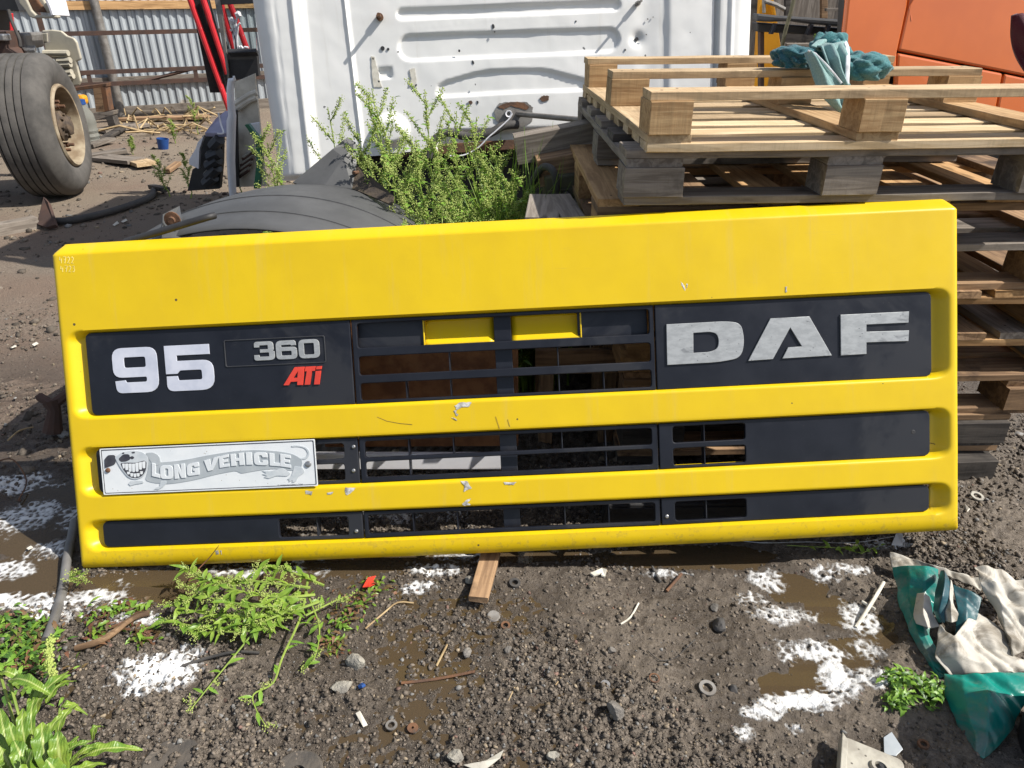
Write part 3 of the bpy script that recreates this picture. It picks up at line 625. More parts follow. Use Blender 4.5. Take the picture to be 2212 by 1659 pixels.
# --- the novelty plate screwed over the left middle insert
def plate_point(x, y): return c1(x, y)
pl = flat('plate', [rrect(0, 0, .607, .131, .004)], .0025, M['plate'], panel)
pl.location = (.083, .201, .004+bow(.077)); pl.rotation_euler = (0, -math.atan2(bow(.684)-bow(.077), .607), .0025); pl['label'] = 'white plate reading LONG VEHICLE with a grinning long dog'
po = (.077, .201)
flat('border', [rrect(.0035, .0035, .6035, .1275, .004), rrect(.0055, .0055, .6015, .1255, .003)[::-1]], .0012, M['print_dark'], pl, 0, .0006)
flat('rim', [rrect(0, 0, .607, .131, .004), rrect(.0030, .0030, .604, .128, .003)[::-1]], .003, M['plate'], pl, .0004, .0010)
def pt(name, loops, m, z, r=0): return traced(name, [[(p[0], p[1], p[2] if len(p) > 2 else r) for p in L] for L in loops], c5, po, pl, m, z, .0010, .0002)
pt('dog_body', [[(395, 95, .006), (500, 115, .006), (510, 180, .004), (740, 160, .03), (1000, 105, .05), (1280, 62, .05), (1480, 48, .05), (1700, 58, .05), (1880, 85, .03), (1990, 150, .02), (1975, 240, .015), (1870, 265, .02), (1700, 240, .03), (1520, 262, .03), (1350, 295, .02), (1300, 265, .02), (1100, 300, .05), (860, 365, .05), (640, 400, .03), (560, 405, .006), (440, 395, .01), (345, 370, .01), (380, 250, .01)]], 'print_grey', .0012, .01)
pt('tail', [[(1870, 5, .004), (1940, -2, .01), (2030, 20, .012), (2068, 80, .012), (2040, 140, .012), (1970, 150, .004), (1965, 135, .004), (2025, 120, .01), (2045, 80, .01), (2015, 30, .01), (1940, 12, .01), (1880, 18)]], 'print_pale', .0016)
pt('leg', [[(1570, 265), (1650, 270, .003), (1780, 235, .006), (1870, 290, .006), (1830, 320, .005), (1720, 315, .005), (1640, 345, .004), (1585, 330, .003), (1625, 320), (1570, 300), (1615, 290)]], 'print_pale', .0018)
pt('leg', [[(1900, 215, .004), (1980, 225, .004), (2015, 275, .006), (1940, 330, .006), (1920, 375, .004), (1880, 385), (1885, 360), (1850, 380), (1850, 355), (1830, 352), (1870, 320, .005), (1890, 270, .004)]], 'print_pale', .0018)
pt('leg', [[(170, 405), (190, 375, .004), (280, 370, .006), (330, 375, .006), (330, 395, .004), (240, 410, .004), (195, 425)]], 'print_pale', .0018)
pt('leg', [[(510, 370, .004), (570, 370, .004), (570, 400, .003), (530, 440, .005), (470, 470), (480, 455), (440, 465), (460, 440, .003), (500, 430, .003)]], 'print_pale', .0018)
pt('ear', [[(-80, 150, .004), (-40, 105, .006), (30, 105, .006), (40, 140, .004), (35, 200, .006), (-30, 225, .005), (-75, 240)]], 'print_dark', .0018)
pt('ear', [[(350, 85, .006), (430, 75, .008), (495, 110, .008), (510, 190, .006), (480, 215, .004), (420, 190, .006), (385, 140, .005)]], 'print_grey', .0020)
pt('head', [[(30, 130, .004), (110, 75, .008), (220, 55, .01), (330, 75, .01), (385, 130, .01), (380, 250, .015), (330, 330, .015), (250, 362, .012), (170, 340, .012), (90, 240, .012), (55, 175, .006)]], 'print_pale', .0022)
pt('muzzle', [[(70, 145, .004), (120, 95, .006), (185, 95, .006), (195, 150, .004), (150, 172, .004), (95, 175, .004)]], 'print_dark', .0027); pt('eye', [[(180, 130, .003), (215, 112, .004), (242, 130, .004), (215, 152, .004)]], 'print_dark', .0027); pt('eye', [[(205, 75, .002), (240, 68, .002), (245, 84, .002), (215, 88, .002)]], 'print_dark', .0027); pt('eye', [[(105, 82, .002), (130, 74, .002), (134, 90, .002), (112, 94, .002)]], 'print_dark', .0027)
pt('mouth', [[(92, 190, .003), (150, 182, .006), (250, 185, .006), (340, 160, .004), (365, 175, .004), (360, 260, .012), (320, 325, .012), (250, 348, .01), (180, 330, .012), (115, 250, .012)]], 'print_dark', .0027)
for i in range(7):
    x0 = 104+i*36; y0 = 190-(i > 3)*(i-3)*7; yb = (255, 268, 284, 288, 284, 262, 248)[i]
    pt('tooth', [[(x0+(4 if i == 0 else 0), y0+4, .002), (x0+33, y0+2-(3 if i > 3 else 0), .002), (x0+32, yb-6 if i else yb-14, .003), (x0+4+(12 if i == 0 else 0), yb-8, .003)]], 'plate', .0031)
for i in range(5):
    x0 = 160+i*34; yb = (300, 322, 330, 322, 298)[i]; yt = (282, 296, 300, 296, 276)[i]-4
    pt('tooth', [[(x0, yt), (x0+31, yt), (x0+29, yb+6, .003), (x0+4, yb+6, .003)]], 'plate', .0031)
for ch, q in (('L', [(420, 322), (508, 342), (490, 305), (420, 185)]), ('O', [(512, 352), (645, 352), (640, 212), (505, 212)]), ('N', [(660, 352), (776, 338), (765, 190), (652, 205)]), ('G', [(790, 325), (917, 305), (912, 172), (785, 200)]),
              ('V', [(975, 278), (1090, 250), (1128, 112), (965, 160)]), ('E', [(1130, 236), (1232, 220), (1220, 92), (1120, 118)]), ('H', [(1250, 218), (1390, 203), (1378, 76), (1240, 94)]), ('I', [(1408, 203), (1470, 202), (1462, 74), (1400, 76)]), ('C', [(1490, 204), (1632, 208), (1622, 76), (1480, 74)]), ('L', [(1650, 210), (1758, 218), (1756, 190), (1645, 82)]), ('E', [(1760, 218), (1870, 234), (1866, 104), (1758, 90)])):
    if ch == 'L': q = [q[0], q[1], (q[1][0], q[3][1]+(q[1][1]-q[0][1])), q[3]]
    glyph(ch, 'letter', [(c5(*p)[0]-po[0], c5(*p)[1]-po[1]) for p in q], pl, 'plate_letter', .0034, .0022, .0005)
tc = bpy.data.curves.new('imprint', 'FONT'); tc.body = '© WWW.ROYBERG.COM'; tc.size = .0062; to = bpy.data.objects.new('tmp', tc); COL.objects.link(to)
me = bpy.data.meshes.new_from_object(to.evaluated_get(bpy.context.evaluated_depsgraph_get())); bpy.data.objects.remove(to)
im = link('imprint', me, pl, M['print_dark']); q = c5(1730, 425); im.location = (q[0]-po[0], q[1]-po[1], .0007)
def screw(parent, x, y, z, r, m='screw'):
    mb = MB(); mb.lathe([(0, .004), (r*.55, .0042), (r*.9, .003), (r, 0)], 14); o = mb.build('screw', M[m], parent, smooth=True); o.location = (x, y, z); return o
q = c5(2045, 195); screw(pl, q[0]-po[0], q[1]-po[1], .0004, .009); q = c1(352, 1028); screw(pl, q[0]-po[0], q[1]-po[1], .0004, .007, 'rust')
for x, y, fn, ins, o in ((1840, 884, c1, i2l, (.062, .203)), (1840, 1028, c1, i2l, (.062, .203)), (1857, 1393, c1, i3l, (.062, .046)), (245, 1455, c3, i3r, (1.633, .046))):
    q = fn(x, y); screw(ins, q[0]-o[0], q[1]-o[1], 0, .0055)
mb = MB(); mb.lathe([(0, .0006), (.005, .0006), (.006, 0)], 14); o = mb.build('hole', M['black'], i2r); q = c3(1740, 953); o.location = (q[0]-1.633, q[1]-.203, 0)
# --- chipped paint, cracks and the scratched stock numbers
def shell_w(u, v):
    best = bow(u)
    for (u0, u1, v0, v1) in SLOTS:
        rv = (abs(v-(v0+v1)/2)-(v1-v0)/2+.013)/.013
        if rv < 1: best -= .026*(1-float(sst(.05, 1., np.array(max(rv, 0)))))
    return best
def c2(x, y): return PF.uv((1300+x*.63291)*.54004, (1150+y*.63291)*.54004)
def flake(pts, fn, m='chip', seed=0):
    rs = random.Random(seed); q = [fn(*p) for p in pts]; mb = MB(); V = []; F = []
    cx = sum(p[0] for p in q)/len(q); cy = sum(p[1] for p in q)/len(q); ring = []
    for i, p in enumerate(q):
        n = q[(i+1) % len(q)]
        for t in (0, .25, .5, .75): ring.append((p[0]+(n[0]-p[0])*t+rs.uniform(-1, 1)*.0011, p[1]+(n[1]-p[1])*t+rs.uniform(-1, 1)*.0011))
    k = len(ring); V = [(cx, cy, shell_w(cx, cy)+.0012)]+[(x*.5+cx*.5, y*.5+cy*.5, shell_w(x*.5+cx*.5, y*.5+cy*.5)+.0012) for x, y in ring]+[(x, y, shell_w(x, y)+.0006) for x, y in ring]
    for i in range(k): j = (i+1) % k; F += [(0, 1+i, 1+j), (1+i, 1+k+i, 1+k+j, 1+j)]
    mb.add(V, F); return mb.build('paint_chip', M[m], panel, smooth=True)
flake([(825, 745), (860, 720), (930, 722), (915, 750), (870, 752), (838, 770)], c2, seed=1); flake([(815, 775), (838, 768), (830, 795), (850, 800), (835, 810)], c2, seed=2); flake([(805, 818), (825, 820), (845, 840), (825, 830)], c2, seed=3)
flake([(860, 1215), (905, 1218), (930, 1262), (905, 1270), (880, 1285), (885, 1245)], c2, seed=4); flake([(870, 1362), (905, 1330), (930, 1325), (905, 1350), (925, 1368), (890, 1372)], c2, seed=5)
flake([(140, 1258), (208, 1262), (180, 1290), (150, 1308), (140, 1290)], c2, seed=6); flake([(25, 1290), (70, 1285), (60, 1300), (30, 1302)], c2, seed=7); flake([(1130, 1225), (1210, 1222), (1195, 1240), (1140, 1240)], c2, seed=8)
flake([(1555, 1145), (1600, 1150), (1590, 1172), (1558, 1165)], c1, seed=9); flake([(320, 38), (345, 65), (350, 98), (335, 80)], c3, seed=10); flake([(950, 72), (962, 72), (960, 105), (952, 105)], c3, seed=11); flake([(357, 52), (366, 55), (364, 82), (357, 80)], c3, seed=12); flake([(1012, 1512), (1030, 1505), (1036, 1530), (1018, 1535)], c1, seed=13); flake([(1042, 1510), (1052, 1506), (1050, 1535)], c1, seed=14)
def scratch(polys, m, r, name='scratch'):
    mb = MB()
    for P in polys: mb.tube([(u, v, shell_w(u, v)+.0004) for u, v in P], r, 4, True, .5)
    o = mb.build(name, M[m], panel); o['kind'] = 'stuff'; return o
M['chalk'] = pm('pale scratched paint', (.84, .70, .22), sc=20, rough=.7)
def z6(x, y): return PF.uv(x*.3165*.54004, (760+y*.3165)*.54004)
D4 = [[(0, 1), (0, .45), (.7, .45)], [(.62, .75), (.62, 0)]]; D7 = [[(0, 1), (.8, 1), (.45, 0)], [(.2, .5), (.75, .5)]]; D2 = [[(0, .85), (.35, 1), (.7, .8), (.6, .5), (0, 0), (.8, 0)]]; D3 = [[(0, .95), (.6, .95), (.3, .6), (.7, .35), (.4, 0), (0, .1)]]
def handnum(seq, x0, y0, x1, y1, mat):
    P = []; w = (x1-x0)/4
    for i, dgt in enumerate(seq):
        for L in dgt: P.append([z6(x0+w*(i+.75*x), y1+(y0-y1)*y) for x, y in L])
    scratch(P, mat, .0011, 'scratched_number')
handnum([D4, D7, D2, D2], 765, 840, 965, 920, 'chalk'); handnum([D4, D7, D2, D3], 780, 955, 985, 1030, 'chalk')
scratch([[c3(1850, 1022), c3(1885, 1030), c3(1925, 1052), c3(1975, 1050), c3(1995, 1035), c3(2008, 1015)]], 'rust', .0009, 'crack')
scratch([[c2(1080, 812), c2(1092, 850), c2(1105, 890)], [c2(1155, 830), c2(1165, 865), c2(1172, 892)], [c2(340, 815), c2(400, 840), c2(480, 855), c2(560, 862)]], 'rust', .0006)
# ------------------------------------------------------------------ pallets
_boards = {}
def board_mesh(L, w, t, var):
    """sawn board along x, slightly bowed, with knocked ends"""
    key = (round(L, 3), round(w, 3), round(t, 3), var)
    if key in _boards: return _boards[key]
    rs = random.Random(hash(key)); n = max(2, int(L/.12)); V = []; F = []; c = .0016
    sec = [(-w/2+c, -t/2), (w/2-c, -t/2), (w/2, -t/2+c), (w/2, t/2-c), (w/2-c, t/2), (-w/2+c, t/2), (-w/2, t/2-c), (-w/2, -t/2+c)]
    for i in range(n+1):
        x = -L/2+L*i/n; k = math.sin(math.pi*i/n)
        dy, dz = rs.uniform(-1, 1)*.0011, rs.uniform(-1, 1)*.0006
        for y, z in sec: V.append((x+(rs.uniform(-.002, .002) if i in (0, n) else 0), y+dy+rs.uniform(-.0007, .0007), z+dz+rs.uniform(-.0004, .0004)))
    for i in range(n):
        for j in range(8): F.append((i*8+j, (i+1)*8+j, (i+1)*8+(j+1) % 8, i*8+(j+1) % 8))
    F += [tuple(range(8)), tuple(n*8+j for j in range(7, -1, -1))]
    me = bpy.data.meshes.new('board'); me.from_pydata(V, [], F); me.update(); _boards[key] = me; return me
def piece(name, L, w, t, c, yaw, m, parent, tilt=0, roll=0):
    key = board_mesh(L, w, t, random.randint(0, 2)); k2 = (key.name, m)
    if k2 not in _boards: me = key.copy(); me.materials.append(M[m]); _boards[k2] = me
    o = link(name, _boards[k2], parent); o.location = c; o.rotation_euler = (roll, tilt, yaw); return o
def pallet(label, x0, y0, z0, yaw, Lx, Ly, mats, inverted=False, deck=7, dw=.12, sw=.1, bh=.078, t=.022, turn=False, blk=(.14, .10), skip=(), group='pallets in the stack', kinds={}):
    """front-left corner at (x0, y0), base at z0. Skids, blocks, cross boards, deck; inverted turns it upside down"""
    p = thing('pallet', label, 'pallet', (x0, y0, z0), (0, 0, yaw), group)
    H = 3*t+bh
    def put(name, L, w, tt, x, y, z, along_y, m):
        if inverted: z = H-z
        yy = math.pi/2 if along_y else 0
        if name in kinds: m = random.choice(kinds[name])
        piece(name, L, w, tt, (x, y, z), yy+random.uniform(-.004, .004), m, p)
    sx, sy = (Ly, Lx) if turn else (Lx, Ly)
    def P(L, w, tt, a, b, z, along_b, name, m):
        if turn: put(name, L, w, tt, b, a, z, not along_b, m)
        else: put(name, L, w, tt, a, b, z, along_b, m)
    bs = [sw/2, sy/2, sy-sw/2]; as_ = [blk[0]/2, sx/2, sx-blk[0]/2]
    for i, b in enumerate(bs): P(sx, sw, t, sx/2, b, t/2, False, 'skid', random.choice(mats))
    for a in as_:
        for b in bs: P(blk[0]*random.uniform(.95, 1.05), blk[1], bh, a+random.uniform(-.004, .004), b, t+bh/2, False, 'block', random.choice(mats))
    for a in as_: P(sy, blk[0], t, a, sy/2, t*1.5+bh, True, 'cross_board', random.choice(mats))
    for i in range(deck):
        if i in skip: continue
        P(sx, dw*random.uniform(.92, 1.05), t, sx/2+random.uniform(-.006, .006), dw/2+(sy-dw)*i/(deck-1), t*2.5+bh, False, 'deck_board', random.choice(mats))
    nb = MB(); zt_ = H+.0006
    for b in (bs if inverted else [dw/2+(sy-dw)*i/(deck-1) for i in range(deck)]):
        for a in as_:
            for e in (-1, 1):
                x, y = a+e*.025+random.uniform(-.006, .006), b+e*.018+random.uniform(-.006, .006)
                if turn: x, y = y, x
                nb.add([(x+.0042*math.cos(k*1.047), y+.0042*math.sin(k*1.047), zt_) for k in range(6)], [tuple(range(6))])
    nb.build('nail_heads', M['rust_dark'], p)['kind'] = 'stuff'
    return p
TH = .144
pallet('pale new pallet lying upside down on top of the stack', .350, 1.930, 1.078, .0485, 1.2, 1.2, ['wood_new'], inverted=True, deck=9, dw=.09, sw=.10, bh=.080, blk=(.112, .115), kinds={'block': ['wood_gold'], 'deck_board': ['wood_pale', 'wood_pale', 'wood_new'], 'skid': ['wood_new'], 'cross_board': ['wood_new', 'wood_gold']})
pallet('dark grey pallet second from the top of the stack', .305, 1.962, .934, .03, 1.22, 1.15, ['wood_grey', 'wood_grey', 'wood_grey', 'wood_dark'], deck=5, dw=.13, blk=(.15, .12), bh=.078, turn=False)
pallet('weathered brown pallet third from the top of the stack', .245, 2.045, .786, .02, 1.46, 1.15, ['wood_honey', 'wood_brown', 'wood_honey'], deck=7, turn=True, dw=.12)
pallet('damp brown pallet fourth from the top of the stack', .26, 2.03, .643, .035, 1.46, 1.1, ['wood_brown', 'wood_grey'], deck=7, blk=(.16, .14))
pallet('brown pallet in the middle of the stack with its boards end on', .34, 2.05, .500, .01, 1.40, 1.1, ['wood_brown', 'wood_honey', 'wood_grey'], deck=9, turn=True, dw=.12, blk=(.16, .14))
pallet('stained pallet third from the ground in the stack', .36, 2.05, .356, .02, 1.46, 1.1, ['wood_brown', 'wood_grey', 'wood_honey'], deck=9, turn=True, blk=(.16, .14))
pallet('dirty pallet second from the ground in the stack', .36, 2.04, .214, .02, 1.42, 1.1, ['wood_brown', 'wood_brown', 'wood_grey'], deck=7, blk=(.18, .14))
pallet('blackened pallet at the very bottom of the stack', .36, 2.03, .072, .02, 1.28, 1.05, ['wood_dark', 'wood_brown'], deck=7, inverted=True, blk=(.2, .14))
for x, y, lab in ((.45, 2.16, 'left'), (.98, 2.16, 'middle'), (1.52, 2.06, 'right')):
    o = piece('timber_block', .17, .14, .098, (x, y, .022), random.uniform(-.1, .1), 'wood_dark', None); tag(o, 'black timber block on the soil under the '+lab+' of the bottom pallet', 'block', 'blocks under the bottom pallet')
# loose timbers beside the stack, below the cab
def loose(name, label, cat, L, w, t, c, rot, m, group=None):
    o = piece(name, L, w, t, c, 0, m, None); o.rotation_euler = rot; return tag(o, label, cat, group)
loose('timber', 'thick brown timber offcut, upper of two beside the cab sill', 'timber', .42, .10, .105, yp(1228, 300, 2.95), (0, -.17, .05), 'wood_grey')
loose('timber', 'thick brown timber offcut, lower of two beside the cab sill', 'timber', .36, .12, .10, yp(1262, 350, 2.85), (0, -.17, .04), 'wood_brown')
loose('plank', 'short grey plank end in front of the weeds, left of the pair', 'plank', .30, .105, .03, yp(1176, 450, 2.30)+Vector((0, .06, -.02)), (0, 0, 1.50), 'wood_grey')
loose('plank', 'short grey plank end beside the pallet stack, right of the pair', 'plank', .30, .075, .03, yp(1226, 450, 2.30)+Vector((0, .06, -.02)), (0, 0, 1.66), 'wood_grey')
cr = thing('crate', 'low wooden crate under the two grey plank ends', 'crate', (.10, 2.24, -.01), (0, 0, .02))
zc = yp(1176, 450, 2.30).z-.045
for x, y in ((.02, .02), (.24, .02), (.02, .24), (.24, .24)): piece('leg', zc, .05, .05, (x, y, zc/2), 0, 'wood_brown', cr, tilt=math.pi/2)
for z in (zc-.06, zc-.25, zc-.45): piece('slat', .30, .02, .09, (.13, -.015, z), 0, 'wood_brown', cr)
# old olive box with a bracket and two bolts, cables hanging over it
bx = thing('metal_box', 'olive metal box with two bolts in front of the cab sill', 'box', yp(1222, 405, 2.75), (0, -.1, .05))
mb = MB(); mb.box((0, .1, -.02), (.15, .2, .13)); mb.build('body', M['olive'], bx, bevel=.006); mb = MB(); mb.box((-.02, -.008, -.02), (.10, .012, .035)); br = mb.build('bracket', M['olive'], bx, bevel=.002)
for x in (-.045, .0): mb = MB(); mb.lathe([(0, -.02), (.009, -.02), (.009, 0), (.016, 0)], 10, 'Y', (x, -.014, -.02)); mb.build('bolt', M['steel'], br)
mb = MB(); mb.box((0, .1, -.46), (.12, .12, .75)); mb.build('stand', M['black'], bx)
def cable(name, label, pts, r, m, cat='cable', n=8, rings=6):
    P = [Vector(p) for p in pts]; Q = []
    for i in range(len(P)-1):
        a, b, c, d = P[max(i-1, 0)], P[i], P[i+1], P[min(i+2, len(P)-1)]
        for j in range(rings): t = j/rings; Q.append(.5*((2*b)+(c-a)*t+(2*a-5*b+4*c-d)*t*t+(3*b-a-3*c+d)*t**3))
    Q.append(P[-1]); mb = MB(); mb.tube(Q, r, n); o = mb.build(name, M[m], None, smooth=True, sharp=60)
    return tag(o, label, cat) if label else o
cable('cable', 'grey bundled cable drooping over the olive box', [yp(1150, 395, 2.8), yp(1172, 362, 2.75), yp(1196, 372, 2.7), yp(1204, 430, 2.72), yp(1198, 470, 2.75)], .014, 'rubber')

# ------------------------------------------------------------------ the white cab
CF = Frame(yp(600, 392, 3.75), R(5), R(2.4), R(10)); CW, CH = 2.46, 1.75
cab = thing('truck_cab', 'white dented truck cab seen from behind, raised on timbers', 'truck cab', matrix=CF.mat())
def cu_(x, y): return CF.uv(x, y)
def z2(x, y): return CF.uv((900+x*.46293)*.54004, y*.46293*.54004)
def z3(x, y): return CF.uv((1700+x*.46293)*.54004, y*.46293*.54004)
def poly_sdf(U, V, P):
    d = np.full(U.shape, 9.); ins = np.zeros(U.shape, bool); n = len(P)
    for i in range(n):
        (ax, ay), (bx_, by_) = P[i], P[(i+1) % n]; ex, ey = bx_-ax, by_-ay; wx, wy = U-ax, V-ay
        t = np.clip((wx*ex+wy*ey)/(ex*ex+ey*ey), 0, 1); d = np.minimum(d, np.hypot(wx-t*ex, wy-t*ey))
        c = ((ay <= V) & (by_ > V)) | ((by_ <= V) & (ay > V)); xi = ax+(V-ay)/np.where(by_ == ay, 1e-9, by_-ay)*ex; ins ^= c & (U < xi)
    return np.where(ins, -d, d)
def slot_pts(pa, ra, pb, rb):
    (ax, ay), (bx_, by_) = pa, pb; out = []
    for k in range(9): q = math.pi/2+math.pi*k/8; out.append((ax+ra*math.cos(q), ay+ra*math.sin(q)))
    for k in range(9): q = -math.pi/2+math.pi*k/8; out.append((bx_+rb*math.cos(q), by_+rb*math.sin(q)))
    return out
def cab_mesh():
    us = np.concatenate([np.linspace(0, .02, 5)[:-1], np.arange(.02, CW-.02, .0085), np.linspace(CW-.02, CW, 5)]); vs = np.concatenate([np.arange(0, 1.02, .0085), np.arange(1.05, CH, .05)])
    U, V = np.meshgrid(us, vs); w = np.zeros(U.shape)
    def vline(x, y0, y1): a = cu_(x, y0); b = cu_(x, y1); return a[0]
    sl = lambda p0, p1: (p0[0]+(p1[0]-p0[0])*(V-p0[1])/(p1[1]-p0[1]))
    # corner pillars stand proud, a pressed ridge and a folded seam run down beside them
    e1 = sl(z2(680, 0), z2(770, 1000)); w = w+.022*(1-sst(-.018, .012, U-e1)); e2 = sl(z2(590, 0), z2(720, 1200)); w = w+.012*np.exp(-((U-e2)/.012)**2)
    e0 = sl(z2(430, 0), z2(545, 1100)); w = w-.004*np.exp(-((U-e0)/.004)**2)
    e3 = sl(z2(1040, 0), z2(1170, 1100)); w = w+.010*np.exp(-((U-e3)/.007)**2)+.004*sst(-.01, .0, e3-U)
    q1 = cu_(1440, 60)[0]; w = w+.014*sst(-.02, .02, U-q1); q0 = cu_(1395, 60)[0]; w = w-.006*np.exp(-((U-q0)/.05)**2)
    q2 = cu_(1545, 60)[0]; w = w-.03*np.exp(-((U-q2)/.008)**2)+.018*sst(0, .012, U-q2); q3 = cu_(1574, 60)[0]; w = w+.012*np.exp(-((U-q3)/.007)**2)
    # pressed ribs
    def press(P, d, soft): s = poly_sdf(U, V, P); return d*(1-sst(-soft, soft*.3, s))
    a, b = z2(1525, 122), z3(1650, 48); w = w-press(slot_pts(a, .024, b, .024), .014, .010)
    a, b = z2(1600, 412), z3(1590, 345); w = w-press(slot_pts(a, .060, b, .056), .014, .010)
    w = w-press([z3(*p) for p in ((95, 790), (110, 735), (170, 700), (430, 625), (560, 605), (800, 595), (980, 592), (1080, 605), (1250, 650), (1370, 680), (1400, 720), (1395, 760), (1360, 780), (700, 805), (160, 838), (110, 825))], .014, .010)
    c = z2(1380, 632); w = w-press([(c[0]-.036, c[1]-.025), (c[0]+.036, c[1]-.025), (c[0]+.036, c[1]+.025), (c[0]-.036, c[1]+.025)], .015, .010)
    w = w-press([z3(*p) for p in ((95, 1340), (95, 1170), (160, 1125), (700, 1115), (1500, 1085), (1500, 1300), (700, 1340))], .030, .018)
    c = z2(1430, 1130); s = np.hypot((U-c[0])/.10, (V-c[1])/.085); w = w+.055*(1-sst(.55, 1., s))
    hx = z3(1835, 335); w = w-.02*np.exp(-(((U-hx[0])/.03)**2+((V-hx[1])/.03)**2))
    bx_ = z3(0, 250)[1]
    for k in range(40):
        cx = z2(1600, 0)[0]+k*.036; cy = z2(1640, 240)[1]+.0015*k; w = w+.0010*np.exp(-(((U-cx)/.005)**2+((V-cy)/.005)**2))
    w = w+(fbm(U*4, V*4, 3, 6)-.5)*.005+(fbm(U*15, V*15, 2, 7)-.5)*.002
    d = np.minimum(U, CW-U); r = .11; w = w-r+np.sqrt(np.maximum(r*r-(r-np.clip(d, 0, r))**2, 0))
    w = w-.03*(1-sst(0, .03, V))
    P = np.stack([U, V, w], -1).reshape(-1, 3); ny, nx = U.shape; idx = np.arange(nx*ny).reshape(ny, nx)
    F = np.stack([idx[:-1, :-1], idx[:-1, 1:], idx[1:, 1:], idx[1:, :-1]], -1)
    # the foot of the wall is higher between the corner pillars
    cu = (U[:-1, :-1]+U[1:, 1:])/2; cv = (V[:-1, :-1]+V[1:, 1:])/2
    foot = .10*sst(.22, .40, cu)+(fbm(cu*30, cv*0, 3, 3)-.5)*.03*sst(.3, .5, cu); keep = cv > foot
    F = F[keep].reshape(-1, 4); u_, inv = np.unique(F, return_inverse=True)
    return mesh_np('rear_wall', P[u_], inv.reshape(-1, 4), sharp=60)
link('rear_wall', cab_mesh(), cab, M['cab'])
for s, u in ((-1, 0.), (1, CW)):
    def fn(a, t): q = a; return (u+(-s)*(.004*math.sin(q*3)), t*CH, -.10-1.55*a)
    mb = MB(); mb.grid(fn, 8, 8); mb.build('side_wall', M['cab'], cab, smooth=True, solid=.01)
mb = MB(); mb.box((CW/2, CH, -.85), (CW, .02, 1.65)); mb.build('roof', M['cab'], cab)
mb = MB(); mb.box((CW/2, .16, -.80), (CW-.1, .03, 1.5)); mb.build('floor_pan', M['rust_dark'], cab)
mb = MB(); mb.box((CW/2, -.22, -.32), (CW-.25, .62, .06)); mb.box((CW/2, -.25, -1.2), (.9, .6, .9)); mb.build('shade_skirt', M['black'], cab, bevel=.01)['kind'] = 'stuff'  # black boxes added to block the sun and darken the gap under the cab
mb = MB(); mb.box((CW/2+.15, .105, -.03), (CW-.75, .05, .02)); mb.build('sill', M['rust'], cab, bevel=.004)
# wear on the wall: bolts, holes, bare patches, rust
def cab_patch(name, pts, m, z, seed, fn=z3):
    rs = random.Random(seed); q = [fn(*p) for p in pts]; ring = []
    for i, p in enumerate(q):
        n = q[(i+1) % len(q)]
        for t in (0, .2, .4, .6, .8): ring.append((p[0]+(n[0]-p[0])*t+rs.uniform(-1, 1)*.002, p[1]+(n[1]-p[1])*t+rs.uniform(-1, 1)*.002))
    return flat(name, [ring], .004, M[m], cab, 0, z)
cab_patch('bare_patch', [(600, 960), (640, 890), (740, 880), (880, 880), (930, 930), (925, 1050), (850, 1095), (700, 1100), (610, 1040)], 'steel', .006, 1); cab_patch('rust_patch', [(625, 925), (680, 895), (760, 880), (850, 885), (900, 930), (870, 955), (800, 930), (740, 915), (680, 945)], 'rust', .0085, 2)
cab_patch('bare_patch', [(990, 850), (1020, 825), (1070, 830), (1065, 870), (1010, 878)], 'rust', .006, 3); cab_patch('bare_patch', [(370, 875), (405, 868), (410, 895), (385, 900)], 'rust', .006, 4)
cab_patch('tape_mark', [(1262, 490), (1290, 490), (1320, 600), (1355, 755), (1285, 755), (1270, 620)], 'paper', .004, 5, z2); cab_patch('bare_patch', [(1595, 600), (1640, 590), (1655, 700), (1640, 745), (1590, 745), (1610, 680)], 'paper', .005, 6, z2)
for k, (x, y, s) in enumerate(((590, 230, 26), (600, 275, 12), (295, 440, 18), (415, 540, 22), (455, 885, 16), (435, 730, 7), (1303, 185, 9), (1910, 300, 7), (1925, 165, 8), (1970, 148, 5), (640, 960, 9), (1015, 1135, 6), (1730, 430, 9))):
    cab_patch('paint_chip', [(x-s*.4, y-s*.8), (x+s*.3, y-s*.6), (x+s*.45, y+s*.2), (x+s*.1, y+s*.8), (x-s*.3, y+s*.3)], 'black', .004, 20+k)
def bolt(u, v, L, r, m, name='bolt'):
    mb = MB(); mb.lathe([(0, L), (r*.5, L), (r*.55, .3*L), (r, .3*L), (r, 0)], 14); o = mb.build(name, M[m], cab, smooth=True); o.location = (u, v, .002); return o
bolt(*z2(1340, 152), .085, .017, 'rust'); bolt(*z3(1832, 35), .085, .012, 'steel')
for p, r in ((z3(1835, 335), .009), (z2(1362, 418), .010), (z2(1410, 425), .006), (z2(727, 1045), .006), (z2(1330, 704), .005), (z2(1280, 508), .005), (z2(1650, 735), .005)):
    mb = MB(); mb.lathe([(0, .001), (r, .001), (r, -.02)], 14); o = mb.build('hole', M['black'], cab); o.location = (p[0], p[1], -.012 if r == .009 else .003)
mb = MB(); mb.lathe([(.010, 0), (.010, .012), (.016, .014), (.018, .006), (.018, 0)], 16); o = mb.build('socket', M['white'], cab, smooth=True); q = z3(720, 985); o.location = (q[0], q[1], .008)
def cw(p, d): u, v = p; return CF.P+CF.a*u+CF.b*v+CF.n*d
cable('hose', 'black corrugated hose looping across the foot of the white cab wall', [cw(z3(*p), d) for p, d in (((30, 1360), .06), ((50, 1290), .06), ((95, 1200), .05), ((200, 1145), .05), ((330, 1175), .05), ((450, 1180), .05), ((570, 1145), .05), ((660, 1095), .04), ((740, 1080), .03), ((800, 1078), .02))], .021, 'rubber', 'hose', 10)
